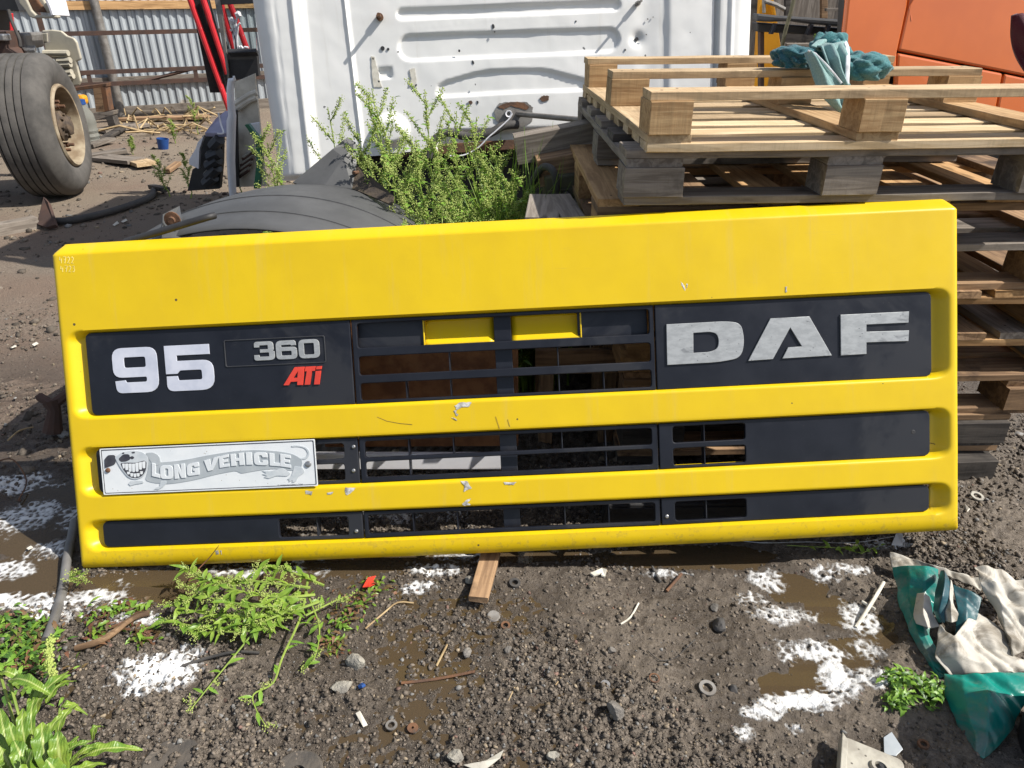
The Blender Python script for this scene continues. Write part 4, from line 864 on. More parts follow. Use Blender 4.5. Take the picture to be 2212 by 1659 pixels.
cable('cord', 'thin white cord hanging from the socket on the cab wall', [cw(z3(*p), .07) for p in ((745, 985), (710, 1040), (600, 1140), (540, 1190), (450, 1280), (330, 1340), (200, 1345))], .004, 'white', 'cord', 6)
cable('rod', 'grey steel rod jutting from the cab wall to the pallets', [cw(z3(800, 985), .0), cw(z3(1380, 1085), .55)], .013, 'steel', 'rod', 10, 1)
for x, y, lab in ((-1.0, 4.4, 'left'), (1.0, 4.2, 'right')):
    t = thing('sleeper_pile', 'pile of black timber sleepers carrying the %s corner of the white cab' % lab, 'timber pile', (x, y, 0), group='sleeper piles under the cab')
    for k in range(5): piece('sleeper', .5, .2, .14, (0, 0, .06+.14*k), .05*k, 'wood_dark', t)
# ------------------------------------------------------------------ grey mudguard behind the panel
mg = thing('mudguard', 'large grey plastic wheel arch mudguard standing behind the yellow panel', 'mudguard', (0, 0, 0))
mc = yp(640, 388, 2.62); RX, RZ = .72, .60
def arch(y0, y1, r, a0, a1, nu, nv, crown=.02):
    def fn(u, v):
        q = a0+(a1-a0)*u; y = y0+(y1-y0)*v; k = r-crown*(2*v-1)**2*1.2+.012*math.sin(q*3)
        return (mc.x-.045+RX/.6*k*math.sin(q)+.05*(v-.5), y, mc.z-RZ+k*math.cos(q))
    return fn
mb = MB(); mb.grid(arch(2.08, 2.64, .60, -.86, 1.3, 48, 12), 48, 14); mb.build('arch', M['grey_plastic'], mg, smooth=True, solid=.006)
for v0 in (.22, .52):                                            # raised lines pressed into the arch
    mb = MB(); f0 = arch(2.08, 2.64, .604, -.86, 1.3, 1, 1); mb.tube([f0(.18+.6*k/24, v0) for k in range(25)], .0024, 6); mb.build('ridge', M['grey_plastic'], mg, smooth=True)
def flare():                                                      # upright gusset rising behind the arch
    T = lambda x, y, Y: yp(297+x*.4394, 270+y*.4394, Y)
    A, B, C_, D_, E_, F_, G_ = T(765, 285, 2.66), T(960, 120, 2.75), T(1030, 64, 2.80), T(1072, 88, 2.80), T(1075, 197, 2.74), T(1055, 315, 2.64), T(900, 330, 2.62)
    mb = MB(); mb.add([A, B, C_, D_, E_, F_, G_, (B+E_)*.5+Vector((0, -.015, 0))], [(0, 7, 1), (1, 7, 3, 2), (7, 4, 3), (7, 5, 4), (7, 6, 5), (0, 6, 7)]); mb.build('gusset', M['grey_plastic'], mg, solid=.007)
    H_, I_, J_ = T(1262, 352, 2.50), T(1250, 395, 2.46), T(1100, 330, 2.58)
    mb = MB(); mb.add([E_+Vector((.002, .004, 0)), H_, I_, F_+Vector((.002, .002, 0)), (E_+I_)*.5+Vector((0, .01, -.01))], [(0, 4, 1), (1, 4, 2), (2, 4, 3), (3, 4, 0)]); mb.build('gusset_side', M['dirty'], mg, solid=.007)
    mb = MB(); p = T(1085, 232, 2.70); mb.tube([p, p+Vector((-.012, -.03, .004))], .006, 8); mb.build('stud', M['rust'], mg)
flare()
T = lambda x, y, Y: yp(297+x*.4394, 270+y*.4394, Y)
mb = MB(); mb.add([T(122, 445, 2.15), T(205, 402, 2.32), T(215, 470, 2.2), T(215, 560, 2.08), T(118, 560, 2.03)], [(0, 4, 3, 2, 1)]); mb.build('end_flap', M['grey_plastic'], mg, solid=.008)
mb = MB(); c = T(172, 466, 2.1); mb.lathe([(0, -.012), (.010, -.012), (.011, -.004), (.024, -.003), (.024, .002)], 14, 'Y', c); mb.build('bolt', M['rust'], mg)
cable('strap', 'black ribbed rubber strap lying across the mudguard end', [T(378, 445, 2.02), T(340, 455, 2.0), T(230, 488, 1.99), T(120, 522, 1.985), T(30, 548, 1.985), T(-60, 575, 1.985)], .010, 'black', 'strap', 8)

# ------------------------------------------------------------------ scrap standing left of the cab
def zq(x, y, Y): return yp(378+x*.2475, y*.2475, Y)
def sheet(name, pts, m, parent=None, t=.02, smooth=False, bevel=.003):
    """flat plate from points on its outline (given in order), with thickness"""
    P = [Vector(p) for p in pts]; n = len(P); N = Vector((0, 0, 0)); c = sum(P, Vector())/n
    for i in range(n): N += (P[i]-c).cross(P[(i+1) % n]-c)
    N.normalize(); mb = MB(); V = [p+N*t/2 for p in P]+[p-N*t/2 for p in P]
    mb.add(V, [tuple(range(n)), tuple(range(2*n-1, n-1, -1))]+[(i, n+i, n+(i+1) % n, (i+1) % n) for i in range(n)]); return mb.build(name, M[m], parent, bevel=bevel)
dr = thing('scrapped_vehicle_side', 'truck door with black frame and reeds etched on its window beside the cab', 'door')
sheet('window_frame', [zq(345, -20, 5.9), zq(400, -20, 5.9), zq(440, 330, 5.9), zq(480, 690, 5.9), zq(462, 690, 5.9), zq(415, 380, 5.9)], 'steel', dr); sheet('door_skin', [zq(440, 360, 5.95), zq(470, 445, 5.95), zq(720, 440, 5.95), zq(740, 660, 5.95), zq(520, 700, 5.95), zq(485, 690, 5.95)], 'black', dr, .05)
sheet('sill', [zq(470, 445, 5.9), zq(720, 440, 5.9), zq(720, 470, 5.88), zq(475, 480, 5.88)], 'plastic2', dr, .05); sheet('header', [zq(400, -20, 5.9), zq(700, -30, 5.9), zq(700, 30, 5.9), zq(408, 42, 5.9)], 'black', dr, .04)
sheet('pane', [zq(408, 42, 5.97), zq(700, 30, 5.97), zq(715, 440, 5.97), zq(470, 445, 5.97)], 'glass', dr, .005, bevel=0)
mb = MB()
for st in ([(530, 440), (510, 330), (500, 220), (498, 150)], [(535, 440), (525, 310), (530, 200), (552, 110)], [(540, 440), (528, 330), (500, 270), (480, 260)], [(545, 440), (540, 300), (550, 220), (568, 200)], [(560, 440), (570, 415), (560, 400)], [(590, 440), (610, 410), (640, 415)], [(580, 440), (590, 415), (575, 400)]): mb.tube([zq(x, y, 5.955) for x, y in st], .008, 5)
for a, b in (((498, 215), (500, 150)), ((545, 155), (558, 100))): mb.tube([zq(*a, 5.955), (zq(*a, 5.955)+zq(*b, 5.955))/2, zq(*b, 5.955)], [.012, .026, .012], 6)
mb.build('reed_decal', M['white'], dr)
lp = thing('lining_panel', 'dirty grey ribbed plastic lining panel standing beside the cab', 'panel')
sheet('board', [zq(525, 715, 5.7), zq(700, 640, 5.7), zq(800, 1620, 5.7), zq(545, 1630, 5.7)], 'lining', lp, .03)
for k in range(2): mb = MB(); mb.tube([zq(525+10*k, 930+45*k-20, 5.66), zq(590, 870+45*k, 5.66), zq(650, 830+45*k, 5.66), zq(715, 805+45*k, 5.66)], .022, 8); mb.build('rib', M['lining'], lp, smooth=True)
sheet('edge_strip', [zq(515, 960, 5.6), zq(545, 960, 5.6), zq(560, 1630, 5.6), zq(530, 1630, 5.6)], 'black', lp, .03)
for k in range(8): mb = MB(); mb.tube([zq(600+6*k-14*k, 1430+26*k-60, 5.63), zq(700-8*k, 1300+26*k, 5.63)], .016, 6); mb.build('louvre', M['rust_dark' if k % 2 else 'flange'], lp, smooth=True)
ts = thing('trim_strip', 'tall white plastic trim strip with hooked top standing left of the cab', 'trim'); mb = MB(); mb.tube([zq(512, 662, 5.4), zq(518, 690, 5.4), zq(490, 700, 5.4), zq(482, 780, 5.4), zq(487, 900, 5.4), zq(500, 1010, 5.4), zq(492, 1060, 5.4), zq(490, 1200, 5.4), zq(488, 1400, 5.4), zq(497, 1560, 5.4), zq(505, 1700, 5.4)], [.010, .02, .035, .038, .040, .042, .05, .048, .046, .044, .04], 10, True, .6); mb.build('strip', M['white'], ts, smooth=True, sharp=60)
gn = thing('green_bracket', 'bent green plastic bracket wedged beside the cab corner', 'bracket'); sheet('arm', [zq(615, 1085, 5.2), zq(650, 1080, 5.2), zq(760, 1220, 5.2), zq(715, 1235, 5.2), zq(640, 1120, 5.2)], 'green', gn, .05); sheet('post', [zq(715, 1237, 5.2), zq(760, 1222, 5.2), zq(770, 1420, 5.2), zq(745, 1640, 5.2), zq(695, 1640, 5.2), zq(718, 1420, 5.2)], 'green', gn, .05); sheet('plate', [zq(650, 1078, 5.3), zq(740, 1065, 5.3), zq(750, 1180, 5.3), zq(740, 1190, 5.3)], 'white', gn, .02)
bc = thing('bumper_corner', 'broken black bumper corner with white edge and lavender top', 'bumper')
sheet('top_plate', [zq(265, 1175, 5.55), zq(360, 1050, 5.75), zq(440, 985, 5.9), zq(480, 980, 5.9), zq(465, 1140, 5.6), zq(450, 1180, 5.5)], 'lavender', bc, .03); sheet('white_edge', [zq(260, 1180, 5.5), zq(205, 1240, 5.5), zq(190, 1290, 5.5), zq(130, 1390, 5.5), zq(130, 1430, 5.5), zq(215, 1470, 5.5), zq(222, 1300, 5.5), zq(245, 1230, 5.5)], 'white', bc, .04)
sheet('body', [zq(250, 1180, 5.6), zq(425, 1185, 5.6), zq(420, 1420, 5.6), zq(400, 1640, 5.6), zq(120, 1660, 5.6), zq(165, 1470, 5.6), zq(222, 1440, 5.6)], 'black', bc, .06)
for k, (a, b) in enumerate((((330, 1280), (390, 1215)), ((300, 1370), (390, 1330)), ((290, 1450), (380, 1390)), ((290, 1540), (370, 1460)), ((270, 1600), (340, 1540)))): mb = MB(); mb.tube([zq(*a, 5.5), zq(*b, 5.5)], .07, 8, True, .6); mb.build('lattice_bar', M['plastic2'], bc, smooth=True)
cable('cord', 'thin white cord standing on the lavender bumper top', [zq(380, 985, 5.5), zq(400, 1080, 5.5), zq(422, 1160, 5.45), zq(370, 1165, 5.45)], .006, 'white', 'cord', 6)

# ------------------------------------------------------------------ parked truck with the big wheel, left
tk = thing('parked_truck', 'rear corner of an old parked truck with one big dusty wheel', 'truck', (-3.54, 6.13, 0), (0, 0, R(13)))
prof = [(.300, -.10), (.305, -.03), (.33, -.012), (.40, .006), (.455, .0), (.49, -.02), (.512, -.045), (.526, -.06), (.532, -.072)]
for k in range(5):
    x = -.085-.052*k; prof += [(.535, x), (.537, x-.020), (.535, x-.040), (.519, x-.041), (.519, x-.050)]
prof += [(.53, -.345), (.51, -.365), (.455, -.39), (.33, -.375), (.30, -.33)]
mb = MB(); mb.lathe([(r, h+.0) for r, h in prof], 96, 'X', (0, 0, .535)); ty = mb.build('tyre', M['tyre'], tk, smooth=True, sharp=25)
mb = MB(); mb.lathe([(.312, -.10), (.312, -.01), (.300, .004), (.288, .0), (.284, -.02), (.282, -.10), (.27, -.15), (.22, -.165), (.17, -.16), (.165, -.12), (.10, -.10), (.0, -.10)], 56, 'X', (0, 0, .535)); rm = mb.build('rim', M['rim'], tk, smooth=True, sharp=40)
mb = MB(); mb.lathe([(.115, -.14), (.115, -.05), (.09, -.035), (.075, -.03), (.07, .0), (.05, .012), (0, .012)], 24, 'X', (0, 0, .535)); hb = mb.build('hub', M['hub'], tk, smooth=True, sharp=40)
for k in range(10):
    q = 2*math.pi*k/10+.2; mb = MB(); mb.tube([(-.165, .182*math.cos(q), .535+.182*math.sin(q)), (-.075, .182*math.cos(q), .535+.182*math.sin(q))], .022, 6); mb.tube([(-.075, .182*math.cos(q), .535+.182*math.sin(q)), (-.035, .182*math.cos(q), .535+.182*math.sin(q))], .013, 8); mb.build('wheel_nut', M['rust' if k % 3 else 'hub'], rm, bevel=.002)
for k in range(8):
    q = 2*math.pi*k/8; mb = MB(); mb.tube([(-.06, .085*math.cos(q), .535+.085*math.sin(q)), (-.015, .085*math.cos(q), .535+.085*math.sin(q))], .012, 6); mb.build('hub_bolt', M['hub'], hb, bevel=.001)
tki = tk.matrix_basis.inverted()
tk_m = Matrix.Translation((-3.54, 6.13, 0)) @ Matrix.Rotation(R(13), 4, 'Z'); tki = tk_m.inverted()
def zt(x, y, Y): return tki @ yp(x*.25, y*.25, Y)
def zu(x, y, Y): return tki @ yp(x*.1025, y*.1025, Y)
sheet('mudflap', [zu(900, 640, 6.75), (zu(1100, 625, 6.75)), zu(1300, 650, 6.75), zu(1420, 750, 6.75), zu(1560, 800, 6.75), zu(1630, 890, 6.75), zu(1720, 1230, 6.75), zu(1700, 1265, 6.75), zu(1625, 1290, 6.75), zu(1640, 1400, 6.75), zt(705, 700, 6.75), zt(690, 735, 6.75), zt(600, 745, 6.75), zt(480, 520, 6.75), zt(400, 450, 6.75)], 'beige', tk, .03, bevel=.008)
for a, b in (((380, 458), (590, 458)), ((500, 525), (610, 520)), ((520, 558), (612, 555)), ((530, 625), (620, 622)), ((540, 658), (635, 655))): mb = MB(); p, q = zt(*a, 6.70), zt(*b, 6.70); mb.tube([p, q], .030, 8, True, .8); mb.build('mudflap_rib', M['beige'], tk, smooth=True)
sheet('lamp_plate', [zu(760, 700, 6.55), zu(1000, 700, 6.55), zu(1010, 880, 6.55), zu(800, 880, 6.55)], 'beige', tk, .02); sheet('lamp_rim', [zu(730, 670, 6.6), zu(1000, 670, 6.6), zu(1030, 900, 6.6), zu(790, 900, 6.6)], 'steel', tk, .05)
sheet('side_box', [zu(300, 690, 6.4), zu(730, 680, 6.4), zu(770, 1010, 6.4), zu(310, 1010, 6.4)], 'steel', tk, .25, bevel=.02); sheet('step', [zu(440, 1000, 6.3), zu(760, 1000, 6.3), zu(740, 1090, 6.2), zu(530, 1100, 6.2)], 'screw', tk, .03)
sheet('bracket', [zu(-200, 710, 6.1), zu(140, 710, 6.1), zu(180, 860, 6.1), zu(-200, 850, 6.1)], 'screw', tk, .10, bevel=.01); sheet('chassis', [zu(-900, 650, 6.2), zu(250, 650, 6.2), zu(300, 1000, 6.2), zu(520, 1120, 6.2), zu(-900, 1100, 6.2)], 'rust_dark', tk, .2)
mb = MB()                                                         # curved front of the fender above: three nested shells
for k, (m_, pts) in enumerate((('beige', [(410, -60), (440, 60), (560, 210), (650, 350), (730, 385), (1250, 385), (1250, 330), (800, 320), (700, 220), (600, 0), (590, -60)]), ('rust', [(600, -60), (640, 60), (740, 210), (800, 250), (1000, 265), (960, 180), (850, 40), (790, -60)]), ('beige', [(790, -60), (860, 60), (960, 190), (1000, 265), (1080, 270), (1050, 170), (960, 0), (940, -60)]))): sheet('fender', [zu(x, y, 6.25+.02*k) for x, y in pts], m_, tk, .05, bevel=.01)
sheet('fender_skin', [zu(940, -80, 6.2), zu(1330, -80, 6.45), zu(1380, 60, 6.45), zu(1450, 340, 6.45), zu(1100, 320, 6.2), zu(1040, 150, 6.2)], 'white', tk, .02)
sheet('tail_frame', [zu(130, 280, 7.5), zu(240, 280, 7.5), zu(290, 880, 7.5), zu(210, 870, 7.5)], 'red', tk, .06)
sheet('underbody', [zu(-900, -100, 6.9), zu(430, -100, 6.9), zu(560, 230, 6.9), zu(60, 210, 6.9), zu(60, 700, 6.9), zu(-900, 700, 6.9)], 'black', tk, .2)
mb = MB(); mb.box((-1.6, -.3, .95), (1.9, 1.2, .25)); mb.build('frame', M['rust_dark'], tk, bevel=.01)
mb = MB(); mb.tube([(-.16, 0, .535), (-2.3, 0, .535)], .09, 14); mb.build('axle', M['hub'], tk, smooth=True)
mb = MB(); mb.lathe([(.25, -1.9), (.33, -2.0), (.50, -2.0), (.535, -2.06), (.535, -2.25), (.5, -2.3), (.3, -2.3)], 40, 'X', (0, 0, .535)); mb.build('far_tyre', M['tyre'], tk, smooth=True)
cable('air_line', 'thin black air line hanging beside the parked truck bracket', [yp(18, 20, 6.1), yp(25, 45, 6.1), yp(36, 70, 6.1), yp(42, 85, 6.1), yp(44, 100, 6.1)], .012, 'rubber', 'cable', 6)

# ------------------------------------------------------------------ sheet metal fence and what stands before it
FD = Vector((.90, .43, 0)).normalized(); FP = Vector((-5.29, 10.45, 0)); FN = Vector((FD.y, -FD.x, 0))
fence = thing('fence', 'blue grey corrugated metal fence with pipe posts on the left', 'fence', matrix=Matrix(((FD.x, -FD.y, 0, FP.x), (FD.y, FD.x, 0, FP.y), (0, 0, 1, 0), (0, 0, 0, 1))))
def sheetfn(x0, x1):
    mb = MB(); pr = [(0, 0), (.035, 0), (.045, -.018), (.07, -.018), (.08, 0)]; xs_ = []
    x = x0
    while x < x1:
        for a, d in pr[:-1]: xs_.append((x+a, d))
        x += .10
    def fn(u, v): i = int(round(u*(len(xs_)-1))); return (xs_[i][0], xs_[i][1], .12+2.3*v)
    mb.grid(fn, len(xs_)-1, 2); return mb
for k in range(9): sheetfn(-5.6+1.0*k, -4.6+1.0*k+.02).build('sheet', M['sheet'], fence).location.y = .06+.004*(k % 2)
for x in (-4.8, -2.4, 0., 2.6): mb = MB(); mb.tube([(x, -.02, -.1), (x, -.02, 2.6)], .055, 12); mb.build('post', M['steel'], fence, smooth=True)
for z in (.46, 1.36): piece('rail', 8.4, .04, .10, (-1.5, .025, z), 0, 'wood_grey' if z < 1 else 'wood_honey', fence)
piece('base_board', 8.4, .04, .16, (-1.5, .04, .06), 0, 'wood_grey', fence)
fr_ = thing('trestle', 'rusty angle iron trestle frame standing in front of the fence', 'frame', matrix=Matrix.Translation(FN*.55) @ fence.matrix_basis)
fr_.matrix_world = Matrix.Translation(FN*.55) @ Matrix(((FD.x, -FD.y, 0, FP.x), (FD.y, FD.x, 0, FP.y), (0, 0, 1, 0), (0, 0, 0, 1)))
for z in (1.06, .62, .48): mb = MB(); mb.box((-.3, 0, z), (4.4, .05, .05)); mb.build('rail', M['rust_dark'], fr_)
for x in (-.62, -2.3): mb = MB(); mb.box((x, .05, .7), (.06, .06, 1.7)); mb.build('upright', M['rust_dark'], fr_)
for x in (-.25, 1.0): mb = MB(); mb.box((x, 0, .55), (.05, .04, .12)); mb.build('strut', M['rust_dark'], fr_)
for a, b in ((-.9, -.25), (.3, 1.0)): mb = MB(); mb.tube([(a, 0, .48), (b, 0, .62)], .02, 4); mb.build('brace', M['rust_dark'], fr_)
bn = thing('bench', 'rusty steel work bench with plank shelf by the fence post', 'bench')
for pts, m_ in (([(600, 760), (940, 715), (940, 745), (610, 790)], 'rust'), ([(890, 740), (930, 735), (965, 950), (925, 960)], 'rust'), ([(825, 760), (890, 750), (925, 960), (850, 960)], 'wood_brown'), ([(790, 985), (1005, 950), (1000, 985), (800, 1050)], 'wood_grey'), ([(925, 990), (990, 985), (1020, 1080), (960, 1090)], 'wood_dark'), ([(610, 790), (635, 790), (690, 1080), (660, 1080)], 'rust')): sheet('board' if 'wood' in m_ else 'bar', [yp(x*.25, y*.25, 9.3) for x, y in pts], m_, bn, .12)
rk = thing('red_rack', 'bright red tubular rack with dark wire mesh leaning by the fence', 'rack')
for a, b in (((408, -8), (497, 243)), ((437, -8), (492, 160)), ((478, 10), (507, 112)), ((497, 8), (534, 108))): mb = MB(); mb.tube([yp(*a, 9.4), yp(*b, 9.4)], .033, 10); mb.build('tube', M['red'], rk, smooth=True)
mb = MB()
for k in range(16): t = k/15; a = yp(420+36*t-8, -5, 9.45); b = yp(475+36*t-20, 200, 9.45); mb.tube([a, b], .008, 4)
for k in range(34): t = k/33; a = yp(412+82*t, -5+225*t, 9.46); b = yp(446+56*t, -5+225*t*.95, 9.46); mb.tube([a, b], .008, 4)
mb.build('wire_mesh', M['black'], rk)['kind'] = 'stuff'
sheet('mesh_backing', [yp(416, -5, 9.6), yp(452, -5, 9.6), yp(505, 190, 9.6), yp(500, 225, 9.6)], 'black', rk, .01)
bt = thing('plastic_bottle', 'clear plastic canister with orange cap end lying by the big wheel', 'bottle', gp(197, 312)); mb = MB(); mb.lathe([(0, 0), (.10, 0), (.11, .03), (.10, .06), (.11, .09), (.10, .12), (.11, .15), (.10, .18), (.11, .22), (.10, .32), (.05, .40), (.045, .44), (0, .44)], 18); mb.build('body', M['bottle'], bt, smooth=True)
mb = MB(); mb.lathe([(.05, .42), (.055, .42), (.055, .47), (0, .47)], 14); mb.build('cap', M['blue'], bt, smooth=True); mb = MB(); mb.box((-.16, .25, .44), (.2, .12, .1)); mb.build('handle', M['amber'], bt, bevel=.03)
tub = thing('blue_cup', 'small blue plastic cup lying on the ground before the rubbish', 'cup', gp(353, 322), (0, R(8), 0)); mb = MB(); mb.lathe([(0, 0), (.05, 0), (.062, .11), (.058, .11), (.046, .008), (0, .008)], 16); mb.build('wall', M['blue'], tub, smooth=True)
# rubbish by the fence: planks and boards, each a thing
rs = random.Random(5)
RUB = [((870, 1130), (1250, 1070), 9.0, .30, 'wood_grey', 'long grey board on the rubbish by the fence'), ((760, 1350), (1090, 1300), 7.4, .16, 'wood_grey', 'pale flat lath lying across the yard behind the wheel'), ((1000, 1030), (1790, 1010), 9.8, .2, 'wood_brown', 'long brown board along the foot of the fence'), ((770, 1260), (960, 1200), 8.0, .12, 'wood_grey', 'short grey board behind the canister'), ((1180, 1390), (1270, 1420), 6.8, .18, 'wood_new', 'small pale board scrap on the dark soil'), ((860, 1360), (1180, 1390), 6.9, .2, 'wood_grey', 'grey board lying flat before the rubbish'), ((1310, 1610), (1440, 1640), 5.9, .06, 'wood_dark', 'dark stick lying by the bumper corner'), ((1440, 1480), (1540, 1410), 6.4, .06, 'wood_brown', 'brown stick behind the bumper corner'), ((820, 1240), (1050, 1110), 8.6, .1, 'wood_dark', 'black beam end under the grey board')]
for (a, b, Y_, w_, m_, lab) in RUB:
    p, q = gp(a[0]*.25, a[1]*.25, .03), gp(b[0]*.25, b[1]*.25, .05); d = q-p; o = piece('board', round(min(d.length, 2.6), 2), w_, .035, (p+q)/2, math.atan2(d.y, d.x), m_, None, tilt=-math.asin(max(-1, min(1, d.z/d.length)))); tag(o, lab, 'board')
mb = MB()
for k in range(60):
    x = rs.uniform(1080, 1900); y = rs.uniform(985, 1160); p = gp(x*.25, y*.25, .02); d = Vector((rs.gauss(0, 1), rs.gauss(0, .4), rs.uniform(0, .22)))*rs.uniform(.15, .5); mb.tube([p, p+d*.5+Vector((0, 0, rs.uniform(.0, .12))), p+d], rs.uniform(.006, .014), 4, False)
tag(mb.build('straw', M['straw'], None), 'dry straw and reed stalks heaped by the fence', 'straw', kind='stuff')
def rock(name, label, c, s, m='stone', seed=0, cat='stone', group=None):
    r_ = random.Random(seed); bm = bmesh.new(); bmesh.ops.create_icosphere(bm, subdivisions=3, radius=1)
    for v in bm.verts:
        p = v.co; n = fbm(np.array([p.x*1.3+seed*3.7]), np.array([p.y*1.3+p.z*2.1]), 3, seed)[0]; v.co = p*(.72+.56*n)
    for _ in range(7):                                            # flattened fracture faces
        d = Vector((r_.gauss(0, 1), r_.gauss(0, 1), r_.gauss(0, 1))).normalized(); h = r_.uniform(.55, .8)
        for v in bm.verts:
            k = v.co.dot(d)
            if k > h: v.co -= d*(k-h)*.85
    for v in bm.verts: v.co = Vector((v.co.x*s[0], v.co.y*s[1], v.co.z*s[2]))
    me = bpy.data.meshes.new(name); bm.to_mesh(me); bm.free(); me.materials.append(M[m])
    o = link(name, me); o.location = c; o.rotation_euler = (0, 0, r_.uniform(0, 6)); return tag(o, label, cat, group)
# ------------------------------------------------------------------ background on the right
oc = thing('orange_cab', 'glossy orange truck cab side behind the pallet stack', 'truck cab')
def zo(x, y, Y): return yp(1659+x*.25, y*.25, Y)
def ocp(name, pts): return sheet(name, [zo(x, y, 4.6+(x-640)*.00025) for x, y in pts], 'orange', oc, .035, bevel=.014)
ocp('rear_panel', [(690, -160), (1215, -160), (1185, 60), (1098, 462), (1090, 640), (610, 640), (640, 300)]); ocp('door_panel', [(1229, -160), (2700, -160), (2700, 760), (2020, 620), (1110, 440), (1195, 60)])
ocp('lower_panel', [(1106, 455), (2012, 632), (1960, 900), (1900, 1300), (1050, 1300)]); ocp('lower_panel', [(2028, 636), (2700, 780), (2700, 1300), (1915, 1300), (1972, 900)])
sheet('backing', [zo(660, -170, 4.9), zo(2800, -170, 5.2), zo(2800, 1500, 5.2), zo(560, 1500, 4.9)], 'black', oc, .1)
for a, b in (((1235, 180), (1215, 60)), ((1215, 60), (1285, -60))): mb = MB(); mb.tube([zo(*a, 4.73), zo(*b, 4.73)], .006, 6); mb.build('bead', M['orange'], oc, smooth=True)
bb = thing('black_bumper', 'black plastic bumper lying on racks between the white and orange cabs', 'bumper')
def zb(x, y, Y): return yp((2900+x*.27125)*.54004, y*.27125*.54004, Y)
sheet('upper_face', [zb(430, 195, 5.2), zb(720, 225, 5.2), zb(1260, 260, 5.2), zb(1690, 290, 5.2), zb(1760, 340, 5.2), zb(1760, 400, 5.2), zb(1200, 350, 5.2), zb(950, 310, 5.2), zb(630, 320, 5.2), zb(430, 310, 5.2)], 'plastic2', bb, .10, bevel=.015); sheet('lower_face', [zb(430, 325, 5.3), zb(1750, 415, 5.3), zb(1730, 545, 5.3), zb(430, 460, 5.3)], 'black', bb, .12, bevel=.01)
for x in (720, 1250, 1510): sheet('rib', [zb(x, 320+x*.03, 5.16), zb(x+45, 320+x*.03, 5.16), zb(x-25, 480+x*.03, 5.16), zb(x-70, 480+x*.03, 5.16)], 'plastic', bb, .05)
sheet('rack_leg', [zb(500, 460, 5.35), zb(560, 460, 5.35), zb(560, 1500, 5.35), zb(500, 1500, 5.35)], 'rust_dark', bb, .06); sheet('rack_leg', [zb(1600, 520, 5.35), zb(1660, 520, 5.35), zb(1660, 1500, 5.35), zb(1600, 1500, 5.35)], 'rust_dark', bb, .06)
yl = thing('yellow_post', 'orange yellow sheet metal post behind the black bumper', 'post'); sheet('face', [zb(500, -40, 5.7), zb(690, -40, 5.7), zb(740, 220, 5.7), zb(780, 500, 5.7), zb(820, 800, 5.7), zb(830, 1500, 5.7), zb(400, 1500, 5.7), zb(470, 400, 5.7)], 'amber', yl, .05); sheet('edge', [zb(650, -40, 5.66), zb(690, -40, 5.66), zb(740, 220, 5.66), zb(705, 220, 5.66)], 'amber', yl, .05)
mb = MB(); mb.tube([zb(570, -40, 5.6), zb(575, 190, 5.6)], .012, 8); mb.build('rail', M['steel'], yl, smooth=True); mb = MB(); mb.tube([zb(585, 15, 5.6), zb(750, 70, 5.6), zb(880, 140, 5.6)], .014, 8); mb.build('rail', M['steel'], yl, smooth=True)
fb = thing('board_fence', 'shadowed grey board fence far behind between the two cabs', 'fence')
for k in range(12): piece('board', 2.3, .30, .03, (.9+.31*k, 8.3+.02*(k % 3), 1.0), 0, 'wood_grey', fb, tilt=math.pi/2, roll=0).rotation_euler = (0, math.pi/2, math.pi/2)
for k, (x0, y0, x1, y1, m_, Y_) in enumerate(((1410, -20, 1500, 270, 'wood_brown', 7.6), (1480, 120, 1800, 165, 'wood_grey', 7.4), (790, 480, 1700, 620, 'wood_dark', 6.6), (900, 640, 1300, 760, 'wood_grey', 6.8), (880, -20, 960, 230, 'wood_dark', 7.5))): sheet('batten', [zb(x0, y0, Y_), zb(x1, y0, Y_), zb(x1, y1, Y_), zb(x0, y1, Y_)], m_, fb, .05)
cable('branch', 'thin bare green branch rising behind the black bumper', [zb(1020, -30, 5.0), zb(970, 180, 5.0), zb(900, 420, 5.0), zb(850, 640, 5.0), zb(830, 800, 5.05)], [.012]*31, 'olive', 'branch', 6)
# burgundy garment hanging at the right edge
cl = thing('hanging_cloth', 'burgundy cloth hanging in at the right edge over the orange cab', 'cloth')
def fn(u, v): p = zo(2080+150*(1-v)**1.6+520*u, 620-480*v+70*u*(1-v), 2.9); return p+Vector((0, .02*math.sin(u*9+v*4), .01*math.sin(u*14)))
mb = MB(); mb.grid(fn, 24, 24); mb.build('fold', M['burgundy'], cl, smooth=True, solid=.012, sharp=80)
# rubble stretch behind everything so that gaps do not look into nothing
for k, (x, w_, h_, Y_) in enumerate(((-1.9, 1.5, 1.1, 13.5), (.2, 2.2, 1.3, 12.), (3.5, 2.5, 1.6, 11.))):
    o = thing('shed_wall', ('dark plank shed wall far behind the fence gap', 'dark plank shed wall far behind the white cab', 'dark plank shed wall far behind the orange cab')[k], 'wall')
    for j in range(int(w_/.2)): piece('plank', 2.2, .19, .03, (x+j*.2, Y_, 1.05), 0, 'wood_dark', o).rotation_euler = (0, math.pi/2, math.pi/2)

